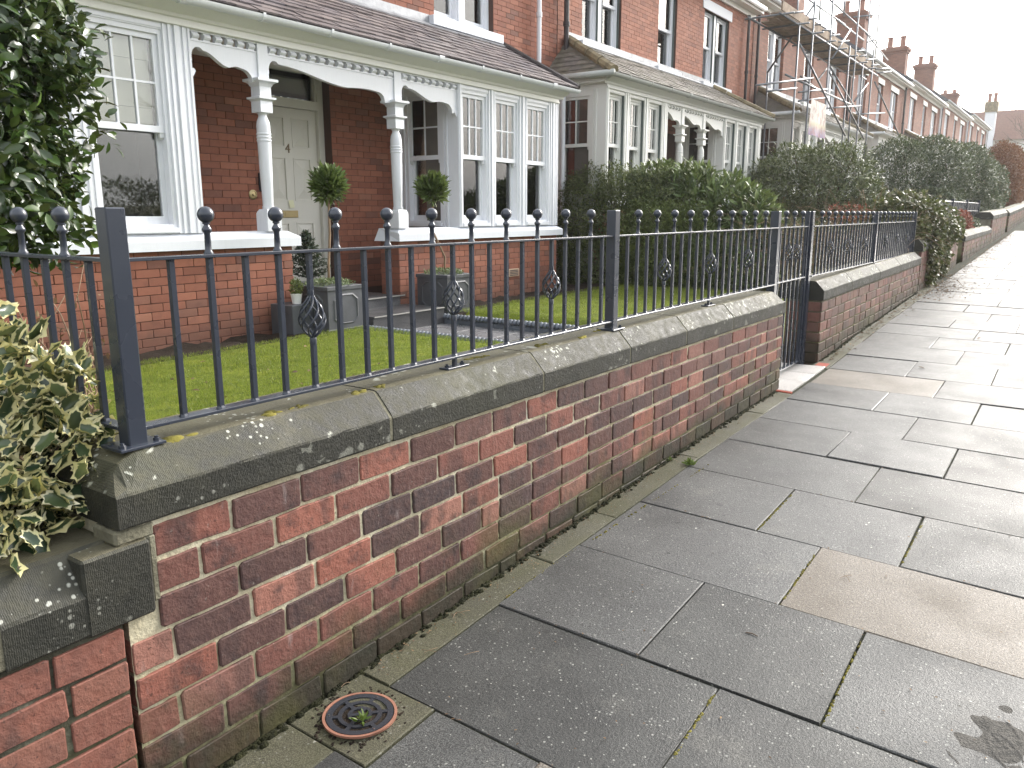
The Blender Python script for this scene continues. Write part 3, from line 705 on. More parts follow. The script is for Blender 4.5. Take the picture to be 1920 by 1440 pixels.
# walls further up the street
w3 = garden_wall('tall mossy brick wall half hidden under hanging ivy', 11.5, 15.05, lambda x: 1.02 + .02 * (x - 11.5), [12.7, 13.9], None, brick_far, mortar_far, stuff=True)
w4 = garden_wall('low mossy brick wall between two gateways with a red shrub behind it', 15.85, 20.35, lambda x: 1.02 + .012 * (x - 15.8), [17.2, 18.6], None, brick_far, mortar_far, stuff=True)
w5 = garden_wall('higher pale brick wall standing between the red shrub wall and the far gateway', 20.4, 24.0, lambda x: 1.36 + .02 * (x - 20.4), [21.6, 22.8], None, brick_far, mortar_far, stuff=True)
w6 = garden_wall('farthest garden wall of brown brick in front of the brown beech hedge', 24.7, 36.0, lambda x: 1.42 + .035 * (x - 24.7), [26, 28, 30, 32, 34], None, brick_far, mortar_far, stuff=True)

# ---------------------------------------------------------------- railings
FY = 1.80; BAR = .1071; TOPZ = 1.398; BOTZ = 1.0
def bar_mesh(h, gap=None):
    q = MB(); w = .0072
    for a, b in (((0, h),) if gap is None else ((0, gap[0]), (gap[1], h))): q.cbox(-w, w, -w, w, a, b, .0008)
    q.lathe([(.0135, -.0005), (.012, .003), (.0085, .008)], n=8); q.lathe([(.0085, h - .008), (.0125, h - .002), (.0125, h)], n=8)      # weld beads
    return q.mesh('bar', iron)
fin = MB(); fin.lathe([(.0125, 0), (.0125, .003), (.0095, .008), (.0083, .012), (.0076, .052), (.0105, .055), (.0125, .060), (.0115, .064), (.0075, .070), (.0065, .073), (.0095, .075), (.0095, .078), (.0068, .080)], n=12)
ball = [(max(.0005, .0205 * math.cos(t)), .0975 + .0205 * math.sin(t)) for t in [-1.15 + i * (math.pi / 2 + 1.15) / 12 for i in range(13)]]
fin.lathe(ball, n=16); fin_me = fin.mesh('ball_finial', iron, 50)
bk = MB()
for s_ in range(8):
    pts = []
    for i in range(13):
        t = i / 12; rr = .0065 + .0310 * math.sin(math.pi * t ** .85) ** 1.1; a = 2 * math.pi * s_ / 8 + t * 2.2
        pts.append((rr * math.cos(a), rr * math.sin(a), t * .118))
    bk.path(pts, .0036, 6)
bk.lathe([(.010, -.022), (.011, -.006), (.008, .002)], n=8); bk.lathe([(.008, .114), (.010, .122), (.009, .136)], n=8)
basket_me = bk.mesh('basket_twist', iron, 60)
BZ = 1.152; bar_me = bar_mesh(TOPZ - BOTZ - .004); bar_gap = bar_mesh(TOPZ - BOTZ - .004, (BZ - BOTZ - .003, BZ - BOTZ + .118))
def post(t, x, y, z0, z1, w=.047, plate=None, name='post'):
    q = MB(); q.cbox(x - w / 2, x + w / 2, y - w / 2, y + w / 2, z0, z1, .003); p = q.build(name, iron, t)
    if plate:
        q = MB(); q.cbox(x - .045 - w / 4, x + .045 + w / 4, y - .045, y + .045, plate, plate + .007, .001)
        pl = q.build('base_plate', iron, p)
        b = MB()
        for sx in (-.043, .043):
            b.lathe([(.0085, plate + .007), (.0085, plate + .014), (.005, plate + .0145), (.005, plate + .019)], (x + sx, y - .026, 0), 6)
        b.build('bolt', iron, pl)
    return p
def rail(t, x0, x1, y, z, along='x'):
    q = MB(); w = .0155 if z > 1.2 else .019
    if along == 'x': q.cbox(x0, x1, y - w, y + w, z - .004, z + .004, .001)
    else: q.cbox(y - w, y + w, x0, x1, z - .004, z + .004, .001)
    return q.build('rail', iron, t)
def bars(t, xs_, balls, baskets, y=FY, z0=BOTZ, along='x', me=None):
    for i, x in enumerate(xs_):
        l = (x, y, z0 + .003) if along == 'x' else (y, x, z0 + .003)
        b = link('bar', bar_gap if i in baskets else (me or bar_me), t, l)
        if i in balls:
            link('ball_finial', fin_me, b, (l[0], l[1], TOPZ + .004))
        if i in baskets:
            link('basket_twist', basket_me, b, (l[0], l[1], BZ))
fence = thing('railing_fence', 'anthracite ball-topped railings on the coping of the weathered brick wall', 'railings', (3.4, FY, .96))
P1, P2, P3, P4, P5, P6 = .981, 3.362, 5.83, 6.70, 9.07, 11.36
for P in (P1, P2): post(fence, P, FY, .9615, 1.516, plate=.9605)
post(fence, P3, FY + .02, .25, 1.516, .06)
b1 = 1.224
XS1 = [b1 - BAR] + [b1 + BAR * i for i in range(20)]; XS2 = [3.617 - BAR] + [3.617 + BAR * i for i in range(20)]
def panel(t, a, b, XS, baskets):
    rail(t, a, b, FY, TOPZ); rail(t, a, b, FY, BOTZ)
    XS = [x for x in XS if a + .03 < x < b - .02]
    bars(t, XS, [i for i in range(len(XS)) if i % 2 == 1], baskets)
panel(fence, P1 + .0235, P2 - .0235, XS1, (4, 10, 16))
panel(fence, P2 + .0235, P3 - .03, XS2, (4, 10, 16))
for x in (XS1[10], XS2[10]):
    q = MB(); q.cbox(x - .0072, x + .0072, FY - .0072, FY + .0072, .967, BOTZ - .004, .0008); s_ = q.build('stay', iron, fence)
    q = MB(); q.cbox(x - .06, x + .06, FY - .022, FY + .022, .9605, .967, .001); pl = q.build('base_plate', iron, s_)
    b = MB()
    for sx in (-.043, .043): b.lathe([(.0085, .967), (.0085, .974), (.005, .9745), (.005, .979)], (x + sx, FY, 0), 6)
    b.build('bolt', iron, pl)
ret = thing('railing_fence', 'short run of ball-topped railings going back from the corner post behind the holly', 'railings', (P1, 2.6, .96))
rail(ret, FY + .026, 4.2, P1, TOPZ, 'y'); rail(ret, FY + .026, 4.2, P1, BOTZ, 'y')
YS = [1.92 + BAR * i for i in range(21)]
bars(ret, YS, [i for i in range(len(YS)) if i % 2 == 1], (), P1, along='y')
post(ret, P1, 4.22, .35, 1.516)
gate = thing('garden_gate', 'narrow anthracite bar gate with two twisted baskets in the wall opening', 'gate', (6.27, FY + .02, .27))
GY = FY + .02
for P in (5.885, 6.635): q = MB(); q.cbox(P - .016, P + .016, GY - .016, GY + .016, .30, 1.516 if P > 6 else 1.40, .002); q.build('stile', iron, gate)
for z in (TOPZ, BOTZ, .315): rail(gate, 5.90, 6.62, GY, z)
GX = [5.96 + BAR * i for i in range(7)]
me_full = bar_mesh(BOTZ - .322)
for x in GX: link('bar', me_full, gate, (x, GY, .3185))
bars(gate, GX, (1, 3, 5), (2, 4), GY)
for z in (1.31, .46):
    q = MB(); q.cbox(6.65, 6.70, GY - .012, GY + .012, z - .02, z + .02, .003); q.lathe([(.012, z - .03), (.012, z + .03)], (6.665, GY - .022, 0), 8); q.build('hinge', iron, gate)
fence2 = thing('railing_fence', 'anthracite ball-topped railings on the mossy wall beyond the gate', 'railings', (9.0, FY, .97))
post(fence2, P4, GY, zp(P4) - .02, 1.516, .06); post(fence2, P5, FY, .985, 1.516); post(fence2, P6, FY, 1.01, 1.516)
for P in (P5,):
    q = MB(); q.cbox(P - .06, P + .06, FY - .04, FY + .04, .985, .992, .001); q.build('base_plate', iron, fence2)
panel(fence2, P4 + .03, P5 - .0235, [6.977 - BAR] + [6.977 + BAR * i for i in range(20)], (4, 10, 16))
panel(fence2, P5 + .0235, P6 - .0235, [9.277 - BAR] + [9.277 + BAR * i for i in range(20)], (4, 10, 16))
dark = thing('railing_fence', 'dark close-boarded railing panels behind the red shrub up the street', 'railings', (20, 2.3, 1.0))
a, b = (15.9, 2.55), (24.0, 2.35)
for i in range(5):
    t_ = i / 4; x = a[0] + (b[0] - a[0]) * t_; y = a[1] + (b[1] - a[1]) * t_
    q = MB(); q.cbox(x - .03, x + .03, y - .03, y + .03, .8, 1.78 + .01 * i, .003); q.build('post', iron, dark)
    if i < 4:
        x2 = a[0] + (b[0] - a[0]) * (i + 1) / 4; y2 = a[1] + (b[1] - a[1]) * (i + 1) / 4
        for z in (1.15, 1.55, 1.74): q = MB(); q.tube((x + .03, y, z), (x2 - .03, y2, z), .014, 4); q.build('rail', iron, dark)
        for k in range(1, 19):
            s_ = k / 19; q = MB(); q.box(x + (x2 - x) * s_ - .02, x + (x2 - x) * s_ + .02, y + (y2 - y) * s_ - .008, y + (y2 - y) * s_ + .008, 1.10, 1.735); q.build('bar', iron, dark)

# ---------------------------------------------------------------- drain cover
dc = Vector((1.424, 1.545, zp(1.424, 1.545))); drain = thing('drain_cover', 'round black drain grating with a copper-coloured rim set in the pavement', 'drain cover', dc)
def ringm(q, r0, r1, z0, z1, n=48, a0=0, a1=2 * math.pi):
    V = []
    for k in range(n + 1):
        a = a0 + (a1 - a0) * k / n
        for r_, z_ in ((r0, z0), (r1, z0), (r1, z1), (r0, z1)): V.append((dc.x + r_ * math.cos(a), dc.y + r_ * math.sin(a), dc.z + z_))
    q.add(V, [(4 * k + i, 4 * k + 4 + i, 4 * k + 4 + (i + 1) % 4, 4 * k + (i + 1) % 4) for k in range(n) for i in range(4)])
q = MB(); ringm(q, .0985, .1065, .001, .0075); q.build('rim', copper, drain)
q = MB(); q.lathe([(.0968, .0015), (.0968, .0028)], dc, 32); q.build('hole_shade_disc', soil_mat, drain)  # flat dark disc, its colour stands in for the shaded depth of the hole
q = MB(); ringm(q, .079, .0958, .0028, .0075); ringm(q, .051, .063, .0028, .007); ringm(q, .025, .035, .0028, .007)
for k in range(6):
    a = k * math.pi / 3 + .3; c, s_ = math.cos(a), math.sin(a)
    for r0, r1 in ((.0345, .0515), (.0625, .0795)) if k % 2 else ((.002, .0255), (.0625, .0795)):
        w = .006; q.add([(dc.x + r * c - w * sg * s_, dc.y + r * s_ + w * sg * c, dc.z + z) for z in (.0028, .0068) for r, sg in ((r0, -1), (r1, -1), (r1, 1), (r0, 1))], [(4, 5, 6, 7), (0, 1, 5, 4), (1, 2, 6, 5), (2, 3, 7, 6), (3, 0, 4, 7)])
q.build('grating', plastic_black, drain)
for a in (.2, 2.3, 4.4):
    q = MB(); q.lathe([(.0032, .0075), (.0032, .0085)], (dc.x + .087 * math.cos(a), dc.y + .087 * math.sin(a), dc.z), 8); q.build('screw', chrome, drain)
# ---------------------------------------------------------------- houses
def wall_cells(mb, x0, x1, z0, z1, y0, y1, holes):
    xs_ = sorted(set([x0, x1] + [h for H in holes for h in H[:2] if x0 < h < x1])); zs = sorted(set([z0, z1] + [h for H in holes for h in H[2:] if z0 < h < z1]))
    for i in range(len(xs_) - 1):
        for j in range(len(zs) - 1):
            cx_, cz_ = (xs_[i] + xs_[i + 1]) / 2, (zs[j] + zs[j + 1]) / 2
            if any(H[0] < cx_ < H[1] and H[2] < cz_ < H[3] for H in holes): continue
            mb.box(xs_[i], xs_[i + 1], y0, y1, zs[j], zs[j + 1])
def brick_cells(x0, x1, z0, z1, holes, L=.225, H=.075):
    out = []; k = 0; z = z0
    while z < z1 - .01:
        zt = min(z + H, z1); iv = [(x0, x1)]
        for h in holes:
            if h[2] < zt - .01 and h[3] > z + .01:
                n = []
                for a, b in iv:
                    if h[1] <= a or h[0] >= b: n.append((a, b)); continue
                    if h[0] > a: n.append((a, h[0]))
                    if h[1] < b: n.append((h[1], b))
                iv = n
        for a, b in iv:
            p = math.floor((a - x0) / L) * L + x0 - (L / 2 if k % 2 else 0)
            while p < b:
                s, e = max(p, a), min(p + L, b)
                if e - s > .03: out.append((s, e, z, zt))
                p += L
        z += H; k += 1
    return out
def brick_stuff(cells, y, mat, parent, e=.0028, name='brick', side=None):
    q = MB()
    for a, b, c, d in cells:
        y_ = y + random.uniform(-.0015, .0015); a += e; b -= e; c += e; d -= e
        if side is None: V = [(a, y_, c), (b, y_, c), (b, y_, d), (a, y_, d), (a, y_ + .012, c), (b, y_ + .012, c), (b, y_ + .012, d), (a, y_ + .012, d)]
        else: V = [(side, a, c), (side, b, c), (side, b, d), (side, a, d), (side + .012, a, c), (side + .012, b, c), (side + .012, b, d), (side + .012, a, d)]
        q.add(V, [(0, 1, 2, 3), (0, 4, 5, 1), (1, 5, 6, 2), (2, 6, 7, 3), (3, 7, 4, 0)])
    return tag(q.build(name, mat, parent), kind='stuff')
hb_me = {}
def brick_single(cells, y, mat, parent, e=.0028):
    for a, b, c, d in cells:
        key = (mat.name, round((b - a) / .02), random.randrange(3))
        if key not in hb_me:
            L = round((b - a) / .02) * .02
            hb_me[key] = brick_mesh(random.randrange(9999), max(.03, L) - 2 * e, .075 - 2 * e, mat, .02, .001)
        L = max(.03, key[1] * .02)
        link('brick', hb_me[key], parent, (a + e, y + random.uniform(-.0015, .0015), c + e), None, ((b - a - 2 * e) / (L - 2 * e), 1, (d - c - 2 * e) / (.075 - 2 * e)))

def window(t, place, W, z0, zm, z1, nx=3, ny=2, mat=None, jamb=None, blind_to=None, blind_m=None, lower_bars=(1, 1), nxl=1, panes=True, horn=True, name='window'):
    """sash window W wide; place(u, v, w) maps local (along, inwards, up) to the world"""
    mat = mat or white; fr = MB(); f = .045
    fr.box(0, .03, -.01, .12, z0, z1); fr.box(W - .03, W, -.01, .12, z0, z1); fr.box(.03, W - .03, -.01, .12, z1 - .04, z1); fr.box(.03, W - .03, -.015, .13, z0, z0 + .05)
    fr.box(-.01, W + .01, -.05, .02, z0 - .02, z0 + .022)                                # window sill strip
    a, b = .03, W - .03
    # upper sash
    for x in (a, b - f): fr.box(x, x + f, .012, .055, zm, z1 - .04)
    fr.box(a + f, b - f, .012, .055, z1 - .04 - f, z1 - .04); fr.box(a, b, .008, .062, zm - .03, zm + .025)
    gb = .018; ua, ub = a + f, b - f; uz0, uz1 = zm + .025, z1 - .04 - f
    for i in range(1, nx): x = ua + (ub - ua) * i / nx; fr.box(x - gb / 2, x + gb / 2, .018, .05, uz0, uz1)
    for j in range(1, ny): z = uz0 + (uz1 - uz0) * j / ny; fr.box(ua, ub, .020, .048, z - gb / 2, z + gb / 2)
    if horn:
        for x in (a, b - f): fr.prism([(.014, zm - .03), (.05, zm - .03), (.045, zm - .085), (.02, zm - .07)], 0, x + .004, x + f - .004)
    # lower sash, set back
    for x in (a, b - f): fr.box(x, x + f, .065, .105, z0 + .05, zm + .02)
    fr.box(a + f, b - f, .065, .105, z0 + .05, z0 + .05 + .07)
    la, lb = a + f, b - f; lz0, lz1 = z0 + .12, zm
    for i in range(1, nxl): x = la + (lb - la) * i / nxl; fr.box(x - gb / 2, x + gb / 2, .07, .10, lz0, lz1)
    fr.v = [place(*p) for p in fr.v]; w = fr.build(name, mat, t)
    def part(mbx, nm, m): mbx.v = [place(*p) for p in mbx.v]; return mbx.build(nm, m, w)
    if panes:
        for i in range(nx):
            for j in range(ny):
                q = MB(); q.box(ua + (ub - ua) * i / nx + gb / 2, ua + (ub - ua) * (i + 1) / nx - gb / 2, .032, .036, uz0 + (uz1 - uz0) * j / ny + gb / 2, uz0 + (uz1 - uz0) * (j + 1) / ny - gb / 2); part(q, 'pane', glass)
        for i in range(nxl):
            q = MB(); q.box(la + (lb - la) * i / nxl + (gb / 2 if i else 0), la + (lb - la) * (i + 1) / nxl - (gb / 2 if i < nxl - 1 else 0), .083, .087, lz0, lz1); part(q, 'pane', glass)
    else:
        q = MB(); q.box(ua, ub, .032, .036, uz0, uz1); part(q, 'pane', glass); q = MB(); q.box(la, lb, .083, .087, lz0, lz1); part(q, 'pane', glass)
    if jamb:
        q = MB(); q.box(.0006, .014, -.052, -.012, z0, z1); q.box(W - .014, W - .0006, -.052, -.012, z0, z1); part(q, 'jamb_lining', jamb)
    if blind_to is not None:
        q = MB(); n = 4; zz = z1 - .05
        prev = zz
        for i in range(n):
            nz_ = zz - (zz - blind_to) * (i + 1) / n; o = .014 * (i % 2)
            q.box(.06, W - .06, .110 + o * .6, .116 + o * .6, nz_, prev - .002); prev = nz_
        part(q, 'blind', blind_m or blind)
    q = MB(); q.box(-.02, W + .02, .55, .56, z0 - .05, z1 + .02); q.box(-.02, W + .02, .125, .55, z1, z1 + .02); q.box(-.02, W + .02, .13, .55, z0 - .05, z0 - .03)
    q.box(-.03, -.02, .125, .56, z0 - .05, z1 + .02); q.box(W + .02, W + .03, .125, .56, z0 - .05, z1 + .02)
    part(q, 'room_lining', room_dark)
    return w
def front_at(x0, y): return lambda u, v, w: (x0 + u, y + v, w)
def side_at(x, y1): return lambda u, v, w: (x + v, y1 - u, w)

def scallop(x0, x1, ztop, zlow):
    """frieze board outline (x, z): flat top, wavy lower edge"""
    W = x1 - x0; pts = [(0, -.235), (.0, -.19)]
    for i in range(9):                      # round ear at the left
        a = math.pi + .35 - (math.pi * .85) * i / 8; pts.append((.075 / W * (1 + .95 * math.cos(a)) + .012 / W, -.125 + .07 * math.sin(a) * 1.15))
    s0 = pts[-1]
    for i in range(1, 13):
        u = i / 13; x = s0[0] + (1 - .16 / W * .9 - s0[0]) * u
        pts.append((x, s0[1] + (-.165 - s0[1]) * (.5 - .5 * math.cos(math.pi * min(1, u / .62))) + (.018 * math.sin(math.pi * (u - .62) / .38) if u > .62 else 0)))
    s1 = pts[-1]
    for i in range(1, 8):
        a = math.pi / 2 - (math.pi * .55) * i / 7; pts.append((s1[0] + (.115 / W) * math.cos(a), s1[1] - .085 + .085 * math.sin(a)))
    pts += [(1 - .004 / W, -.235), (1, -.235)]
    pts = [(x0 + W * min(max(u, 0), 1), ztop + v * 1.1) for u, v in pts]
    return [(x0, ztop)] + pts + [(x1, ztop)]

def column(t, x, y, z0, z1, mat):
    q = MB(); h = z1 - z0
    q.lathe([(.085, 0), (.085, .17), (.078, .19), (.062, .215)], (x, y, z0), 4, True)
    q.lathe([(.055, .21), (.060, .225), (.058, .245)], (x, y, z0), 16)
    q.lathe([(.052, .24), (.056, .40), (.062, .62), (.065, .80), (.066, .855), (.072, .862), (.072, .872), (.066, .878), (.066, .886), (.072, .892), (.072, .902), (.066, .908), (.066, .916), (.072, .922), (.072, .932), (.066, .938), (.066, 1.0), (.060, 1.045), (.042, 1.085), (.040, 1.10), (.048, 1.115), (.052, 1.13)], (x, y, z0), 20)
    k = z0 + 1.125
    q.lathe([(.07, 0), (.07, .10), (.068, .105)], (x, y, k), 4, True)
    q.lathe([(.068, .10), (.085, .118), (.098, .122), (.098, .14), (.07, .146), (.066, .15), (.066, .235), (.075, .245), (.082, .262), (.10, .275), (.118, .282), (.118, .305), (.07, .31)], (x, y, k), 4, True)
    q.lathe([(.058, .305), (.058, z1 - k)], (x, y, k), 4, True)
    return q.build('porch_column', mat, t, smooth=35)

def range_front(t, xL, xR, dz, bays, porches, dwarf, trim, frame, sillm, roofm, detail=2, side_win=True, jamb=None, hip_tile=None, gut=None, blinds=True, roofslate=True, yF=6.6, yB=7.7):
    """ground-floor front range: dwarf walls, sills, windows between posts, porch, cornice, gutter and lean-to roof"""
    Z = lambda z: z + dz; gut = gut or gutter_white
    zs0, zs1, zh, zf0, zf1 = Z(1.185), Z(1.335), Z(3.03), Z(3.085), Z(3.20)
    for (a, b) in dwarf:
        q = MB(); q.box(a + .01, b - .01, yF + .008, yF + .30, .10 + dz * .6, zs0); wl = q.build('dwarf_wall', hmortar if detail else wallbrick, t)
        if detail == 2: brick_single(brick_cells(a, b, Z(1.185) - .075 * 12, zs0, []), yF, hbrick, wl)
        elif detail == 1: brick_stuff(brick_cells(a, b, Z(1.185) - .075 * 9, zs0, []), yF, hbrick2, wl)
        if detail: brick_stuff(brick_cells(yF + .004, yF + .30, Z(1.185) - .075 * 12, zs0, []), 0, hbrick if detail == 2 else hbrick2, wl, name='end_brick', side=a)
        q = MB(); P = [(yF - .07, zs0 + .002), (yF - .07, zs0 + .085), (yF - .06, zs0 + .095), (yF + .03, zs1), (yF + .34, zs1), (yF + .34, zs0 + .002)]
        q.prism(P, 0, a - .06, b + .06)
        for i, p in enumerate(q.v):       # weathered ends slope like the front
            if p[2] > zs0 + .11: q.v[i] = (p[0] + (.085 if p[0] < (a + b) / 2 else -.085), p[1], p[2])
        q.build('stone_sill', sillm, t)
    # fascia, cornice, gutter
    q = MB(); q.box(xL, xR, yF - .02, yF + .14, zf0 + .0, zf1); fs = q.build('fascia_board', trim, t)
    q = MB(); q.prism([(yF - .022, zf1 - .055), (yF - .035, zf1 - .045), (yF - .04, zf1 - .02), (yF - .08, zf1 + .0), (yF - .15, zf1 + .035), (yF - .16, zf1 + .05), (yF - .022, zf1 + .05)], 0, xL - .1, xR + .1); q.build('cornice', trim, t)
    q = MB(); q.box(xL, xR, yF - .032, yF - .0205, zf0 + .004, zf0 + .022); q.build('bead_moulding', trim, fs)
    gy, gz = yF - .215, zf1 + .078
    q = MB(); n = 8; prof = [(gy + .055 * math.cos(math.pi + math.pi * i / n), gz + .055 * math.sin(math.pi + math.pi * i / n)) for i in range(n + 1)]
    prof2 = [(gy + .048 * math.cos(2 * math.pi - math.pi * i / n), gz + .048 * math.sin(2 * math.pi - math.pi * i / n)) for i in range(n + 1)]
    q.prism(prof + prof2, 0, xL - .2, xR + .2); g_ = q.build('gutter', gut, t, smooth=40)
    if detail:
        x = xL + .3
        while x < xR:
            q = MB(); pr = [(gy + .061 * math.cos(math.pi + math.pi * i / n), gz + .061 * math.sin(math.pi + math.pi * i / n)) for i in range(n + 1)]
            q.prism([(gy - .061, gz + .012)] + pr + [(gy + .061, gz + .012), (gy + .056, gz)] + [(gy + .0555 * math.cos(2 * math.pi - math.pi * i / n), gz + .0555 * math.sin(2 * math.pi - math.pi * i / n)) for i in range(n + 1)], 0, x, x + (.09 if int(x * 10) % 3 == 0 else .028)); q.build('gutter_bracket', gut, g_); x += .82
    # windows and fluted posts
    for bi, ops in enumerate(bays):
        bx0, bx1, wins = ops
        edges = [bx0] + [e for w_ in wins for e in w_] + [bx1]
        for a, b in zip(edges[0::2], edges[1::2]):
            if b - a < .02: continue
            q = MB(); q.box(a, b, yF, yF + .14, zs1, zf0)
            m = (a + b) / 2; w_ = min(.05, (b - a) * .3)
            q.box(m - w_ / 2, m + w_ / 2, yF - .022, yF - .0005, zs1, zf0 - .002); q.box(a + .006, a + .026, yF - .012, yF - .0005, zs1, zf0 - .002); q.box(b - .026, b - .006, yF - .012, yF - .0005, zs1, zf0 - .002)
            if b - a > .2: q.box(m - w_ * 1.6, m - w_ * 1.1, yF - .016, yF - .0005, zs1, zf0 - .002); q.box(m + w_ * 1.1, m + w_ * 1.6, yF - .016, yF - .0005, zs1, zf0 - .002)
            q.build('window_post', frame, t)
        for (a, b) in wins:
            window(t, front_at(a, yF + (.06 if jamb else .02)), b - a, zs1 + .03, Z(2.22), zh, 3, 2, frame, jamb, (Z(1.78) if bi else Z(2.2)) if blinds else None, blind if blinds else None, panes=detail > 0)
            q = MB(); q.box(a, b, yF, yF + .14, zh, zf0); q.box(a, b, yF - .008, yF - .001, zh + .012, zh + .03); q.build('window_head', frame, t)
            q = MB(); q.box(a, b, yF + .005, yF + .14, zs1, zs1 + .03); q.build('window_foot', frame, t)
    # side faces (towards the camera) of bays that have a porch or a gap before them
    def side(x, wmat, y0=yF + .14, y1=yB):
        q = MB(); q.box(x, x + .10, y0, y0 + .14, zs1, zf0); q.box(x, x + .10, y1 - .22, y1, zs1, zf0); q.box(x, x + .10, y0 + .14, y1 - .22, zh, zf0)
        for yy in (y0 + .03, y0 + .08, y1 - .20, y1 - .14, y1 - .08): q.box(x - .016, x - .0005, yy, yy + .03, zs1, zf0 - .002)
        q.box(x, x + .10, y0 + .14, y1 - .22, zs1, zs1 + .03); q.build('side_post', wmat, t)
        q = MB(); q.box(x + .01, x + .1, y0 + .16, y1, .1 + dz * .6, zs1); q.build('side_wall', frame if detail == 2 else offwhite, t)
        window(t, side_at(x + .01, y1 - .22), (y1 - .22) - (y0 + .14), zs1 + .03, Z(2.22), zh, 2, 2, wmat, None, (Z(2.0) if detail == 2 else None), blind, panes=detail > 0)
        q = MB(); q.box(x, x + .1, y0, y1, zf0, zf1); q.build('fascia_board', trim, t)
    if side_win:
        for (px0, px1, cols) in porches: side(px1, frame)
    if side_win != 'porch': side(xL, frame, yF + .14)
    # porch: ceiling, beam moulding with spools, scalloped boards, columns
    for (px0, px1, cols) in porches:
        q = MB(); q.box(px0, px1, yF + .14, yB - .002, zf0 + .02, zf0 + .04); q.build('porch_ceiling', trim, t)
        edges = [px0] + [e for c in cols for e in (c - .06, c + .06)] + [px1]
        for a, b in zip(edges[0::2], edges[1::2]):
            q = MB(); q.prism(scallop(a, b, zf0 - .085, 0), 1, yF + .02, yF + .075); q.build('scalloped_board', frame, t)
            q = MB(); q.box(a, b, yF + .005, yF + .12, zf0 - .014, zf0 - .0005); q.box(a, b, yF + .012, yF + .10, zf0 - .090, zf0 - .078); sp_rail = q.build('spool_rail', frame, t)
            n_ = max(3, int((b - a) / .118))
            for i in range(n_):
                xx = a + (b - a) * (i + .5) / n_; q = MB(); w_ = (b - a) / n_ * .56
                q.box(xx - w_ / 2, xx + w_ / 2, yF + .015, yF + .05, zf0 - .078, zf0 - .0145)
                c = [(yF + .012 - .020 * math.sin(math.pi * k / 6), zf0 - .022 - .046 * k / 6) for k in range(7)]
                q.prism(c[::-1] + [(yF + .0145, zf0 - .022), (yF + .0145, zf0 - .068)][::1], 0, xx - w_ / 2, xx + w_ / 2)
                q.build('spool', frame, sp_rail)
        for c in cols: column(t, c, yF + .06, zs1 if detail else zs1, zf0 - .002, frame)
        for xx, s_ in ((px0, 1), (px1, -1)):
            q = MB(); z_ = zf0 - .32; q.prism([(xx, z_), (xx + s_ * .03, z_ - .0), (xx + s_ * .045, z_ - .02), (xx + s_ * .03, z_ - .05), (xx + s_ * .015, z_ - .07), (xx, z_ - .075)][::s_], 1, yF + .015, yF + .08); q.build('bracket_drop', frame, t)
    # lean-to roof
    e0, e1 = xL - .19, xR + .18; y0, z0, y1, z1 = yF - .235, zf1 + .095, yB, Z(4.03); hl, hr = e0 + .1, e1 - .1
    if hip_tile: hl = e0 + .75; hr = e1 - .75
    q = MB(); q.add([(e0, y0, z0 - .015), (e1, y0, z0 - .015), (hr, y1, z1 - .015), (hl, y1, z1 - .015), (e0, y0, z0 - .04), (e1, y0, z0 - .04), (hr, y1, z1 - .06), (hl, y1, z1 - .06)], [(0, 1, 2, 3), (4, 7, 6, 5), (0, 4, 5, 1)])
    if hip_tile:
        q.add([(e0, y0, z0 - .015), (hl, y1, z1 - .015), (e0, y1, z0 - .015)], [(0, 1, 2)]); q.add([(e1, y0, z0 - .015), (e1, y1, z0 - .015), (hr, y1, z1 - .015)], [(0, 1, 2)])
    else:
        q.add([(e0 + .1, y0 + .1, z0 - .03), (hl, y1, z1 - .03), (hl, y1, z0 - .05)], [(0, 1, 2)]); q.add([(e1 - .1, y0 + .1, z0 - .03), (hr, y1, z0 - .05), (hr, y1, z1 - .03)], [(0, 1, 2)])
    rf = q.build('lean_to_roof', roofm, t)
    if roofslate:
        rows = 10; S = Vector((0, y1 - y0, z1 - z0)); nrm = Vector((0, -(z1 - z0), y1 - y0)).normalized(); sw = .245
        sl = MB(); sme = None; sm_ = MB(); L = S.length / rows * 1.35
        d = S.normalized()
        sm_.add([tuple(Vector((0, 0, 0)) + nrm * .017), tuple(Vector((sw - .009, 0, 0)) + nrm * .017), tuple(Vector((sw - .009, 0, 0)) + d * L), tuple(d * L), (0, 0, 0.0), (sw - .009, 0, 0.0)], [(0, 1, 2, 3), (4, 5, 1, 0), (4, 0, 3), (1, 5, 2)])
        sme = sm_.mesh('slate', roofm); cnt = 0
        for r_ in range(rows):
            f_ = r_ / rows; a, b = e0 + (hl - e0) * f_, e1 + (hr - e1) * f_; p = Vector((0, y0, z0)) + S * f_; x = a - (sw / 2 if r_ % 2 else 0)
            while x < b - .03:
                jz = random.uniform(0, .006); jy = random.uniform(-.010, .010)
                if detail == 2 and x > 3.9 and cnt < 300:
                    link('slate', sme, rf, (max(x, a), p.y + jy, p.z + jz), (random.uniform(-.006, .006), random.uniform(-.012, .012), random.uniform(-.01, .01)), (min(1, (b - max(x, a)) / sw, (x + sw - max(x, a)) / sw), 1, 1)); cnt += 1
                else:
                    xa, xb = max(x, a), min(x + sw - .004, b); o = p + Vector((0, jy, jz))
                    sl.add([tuple(Vector((xa, o.y, o.z)) + nrm * .012), tuple(Vector((xb, o.y, o.z)) + nrm * .012), tuple(Vector((xb, o.y, o.z)) + d * L), tuple(Vector((xa, o.y, o.z)) + d * L), (xa, o.y, o.z), (xb, o.y, o.z)], [(0, 1, 2, 3), (4, 5, 1, 0), (4, 0, 3), (1, 5, 2)])
                x += sw
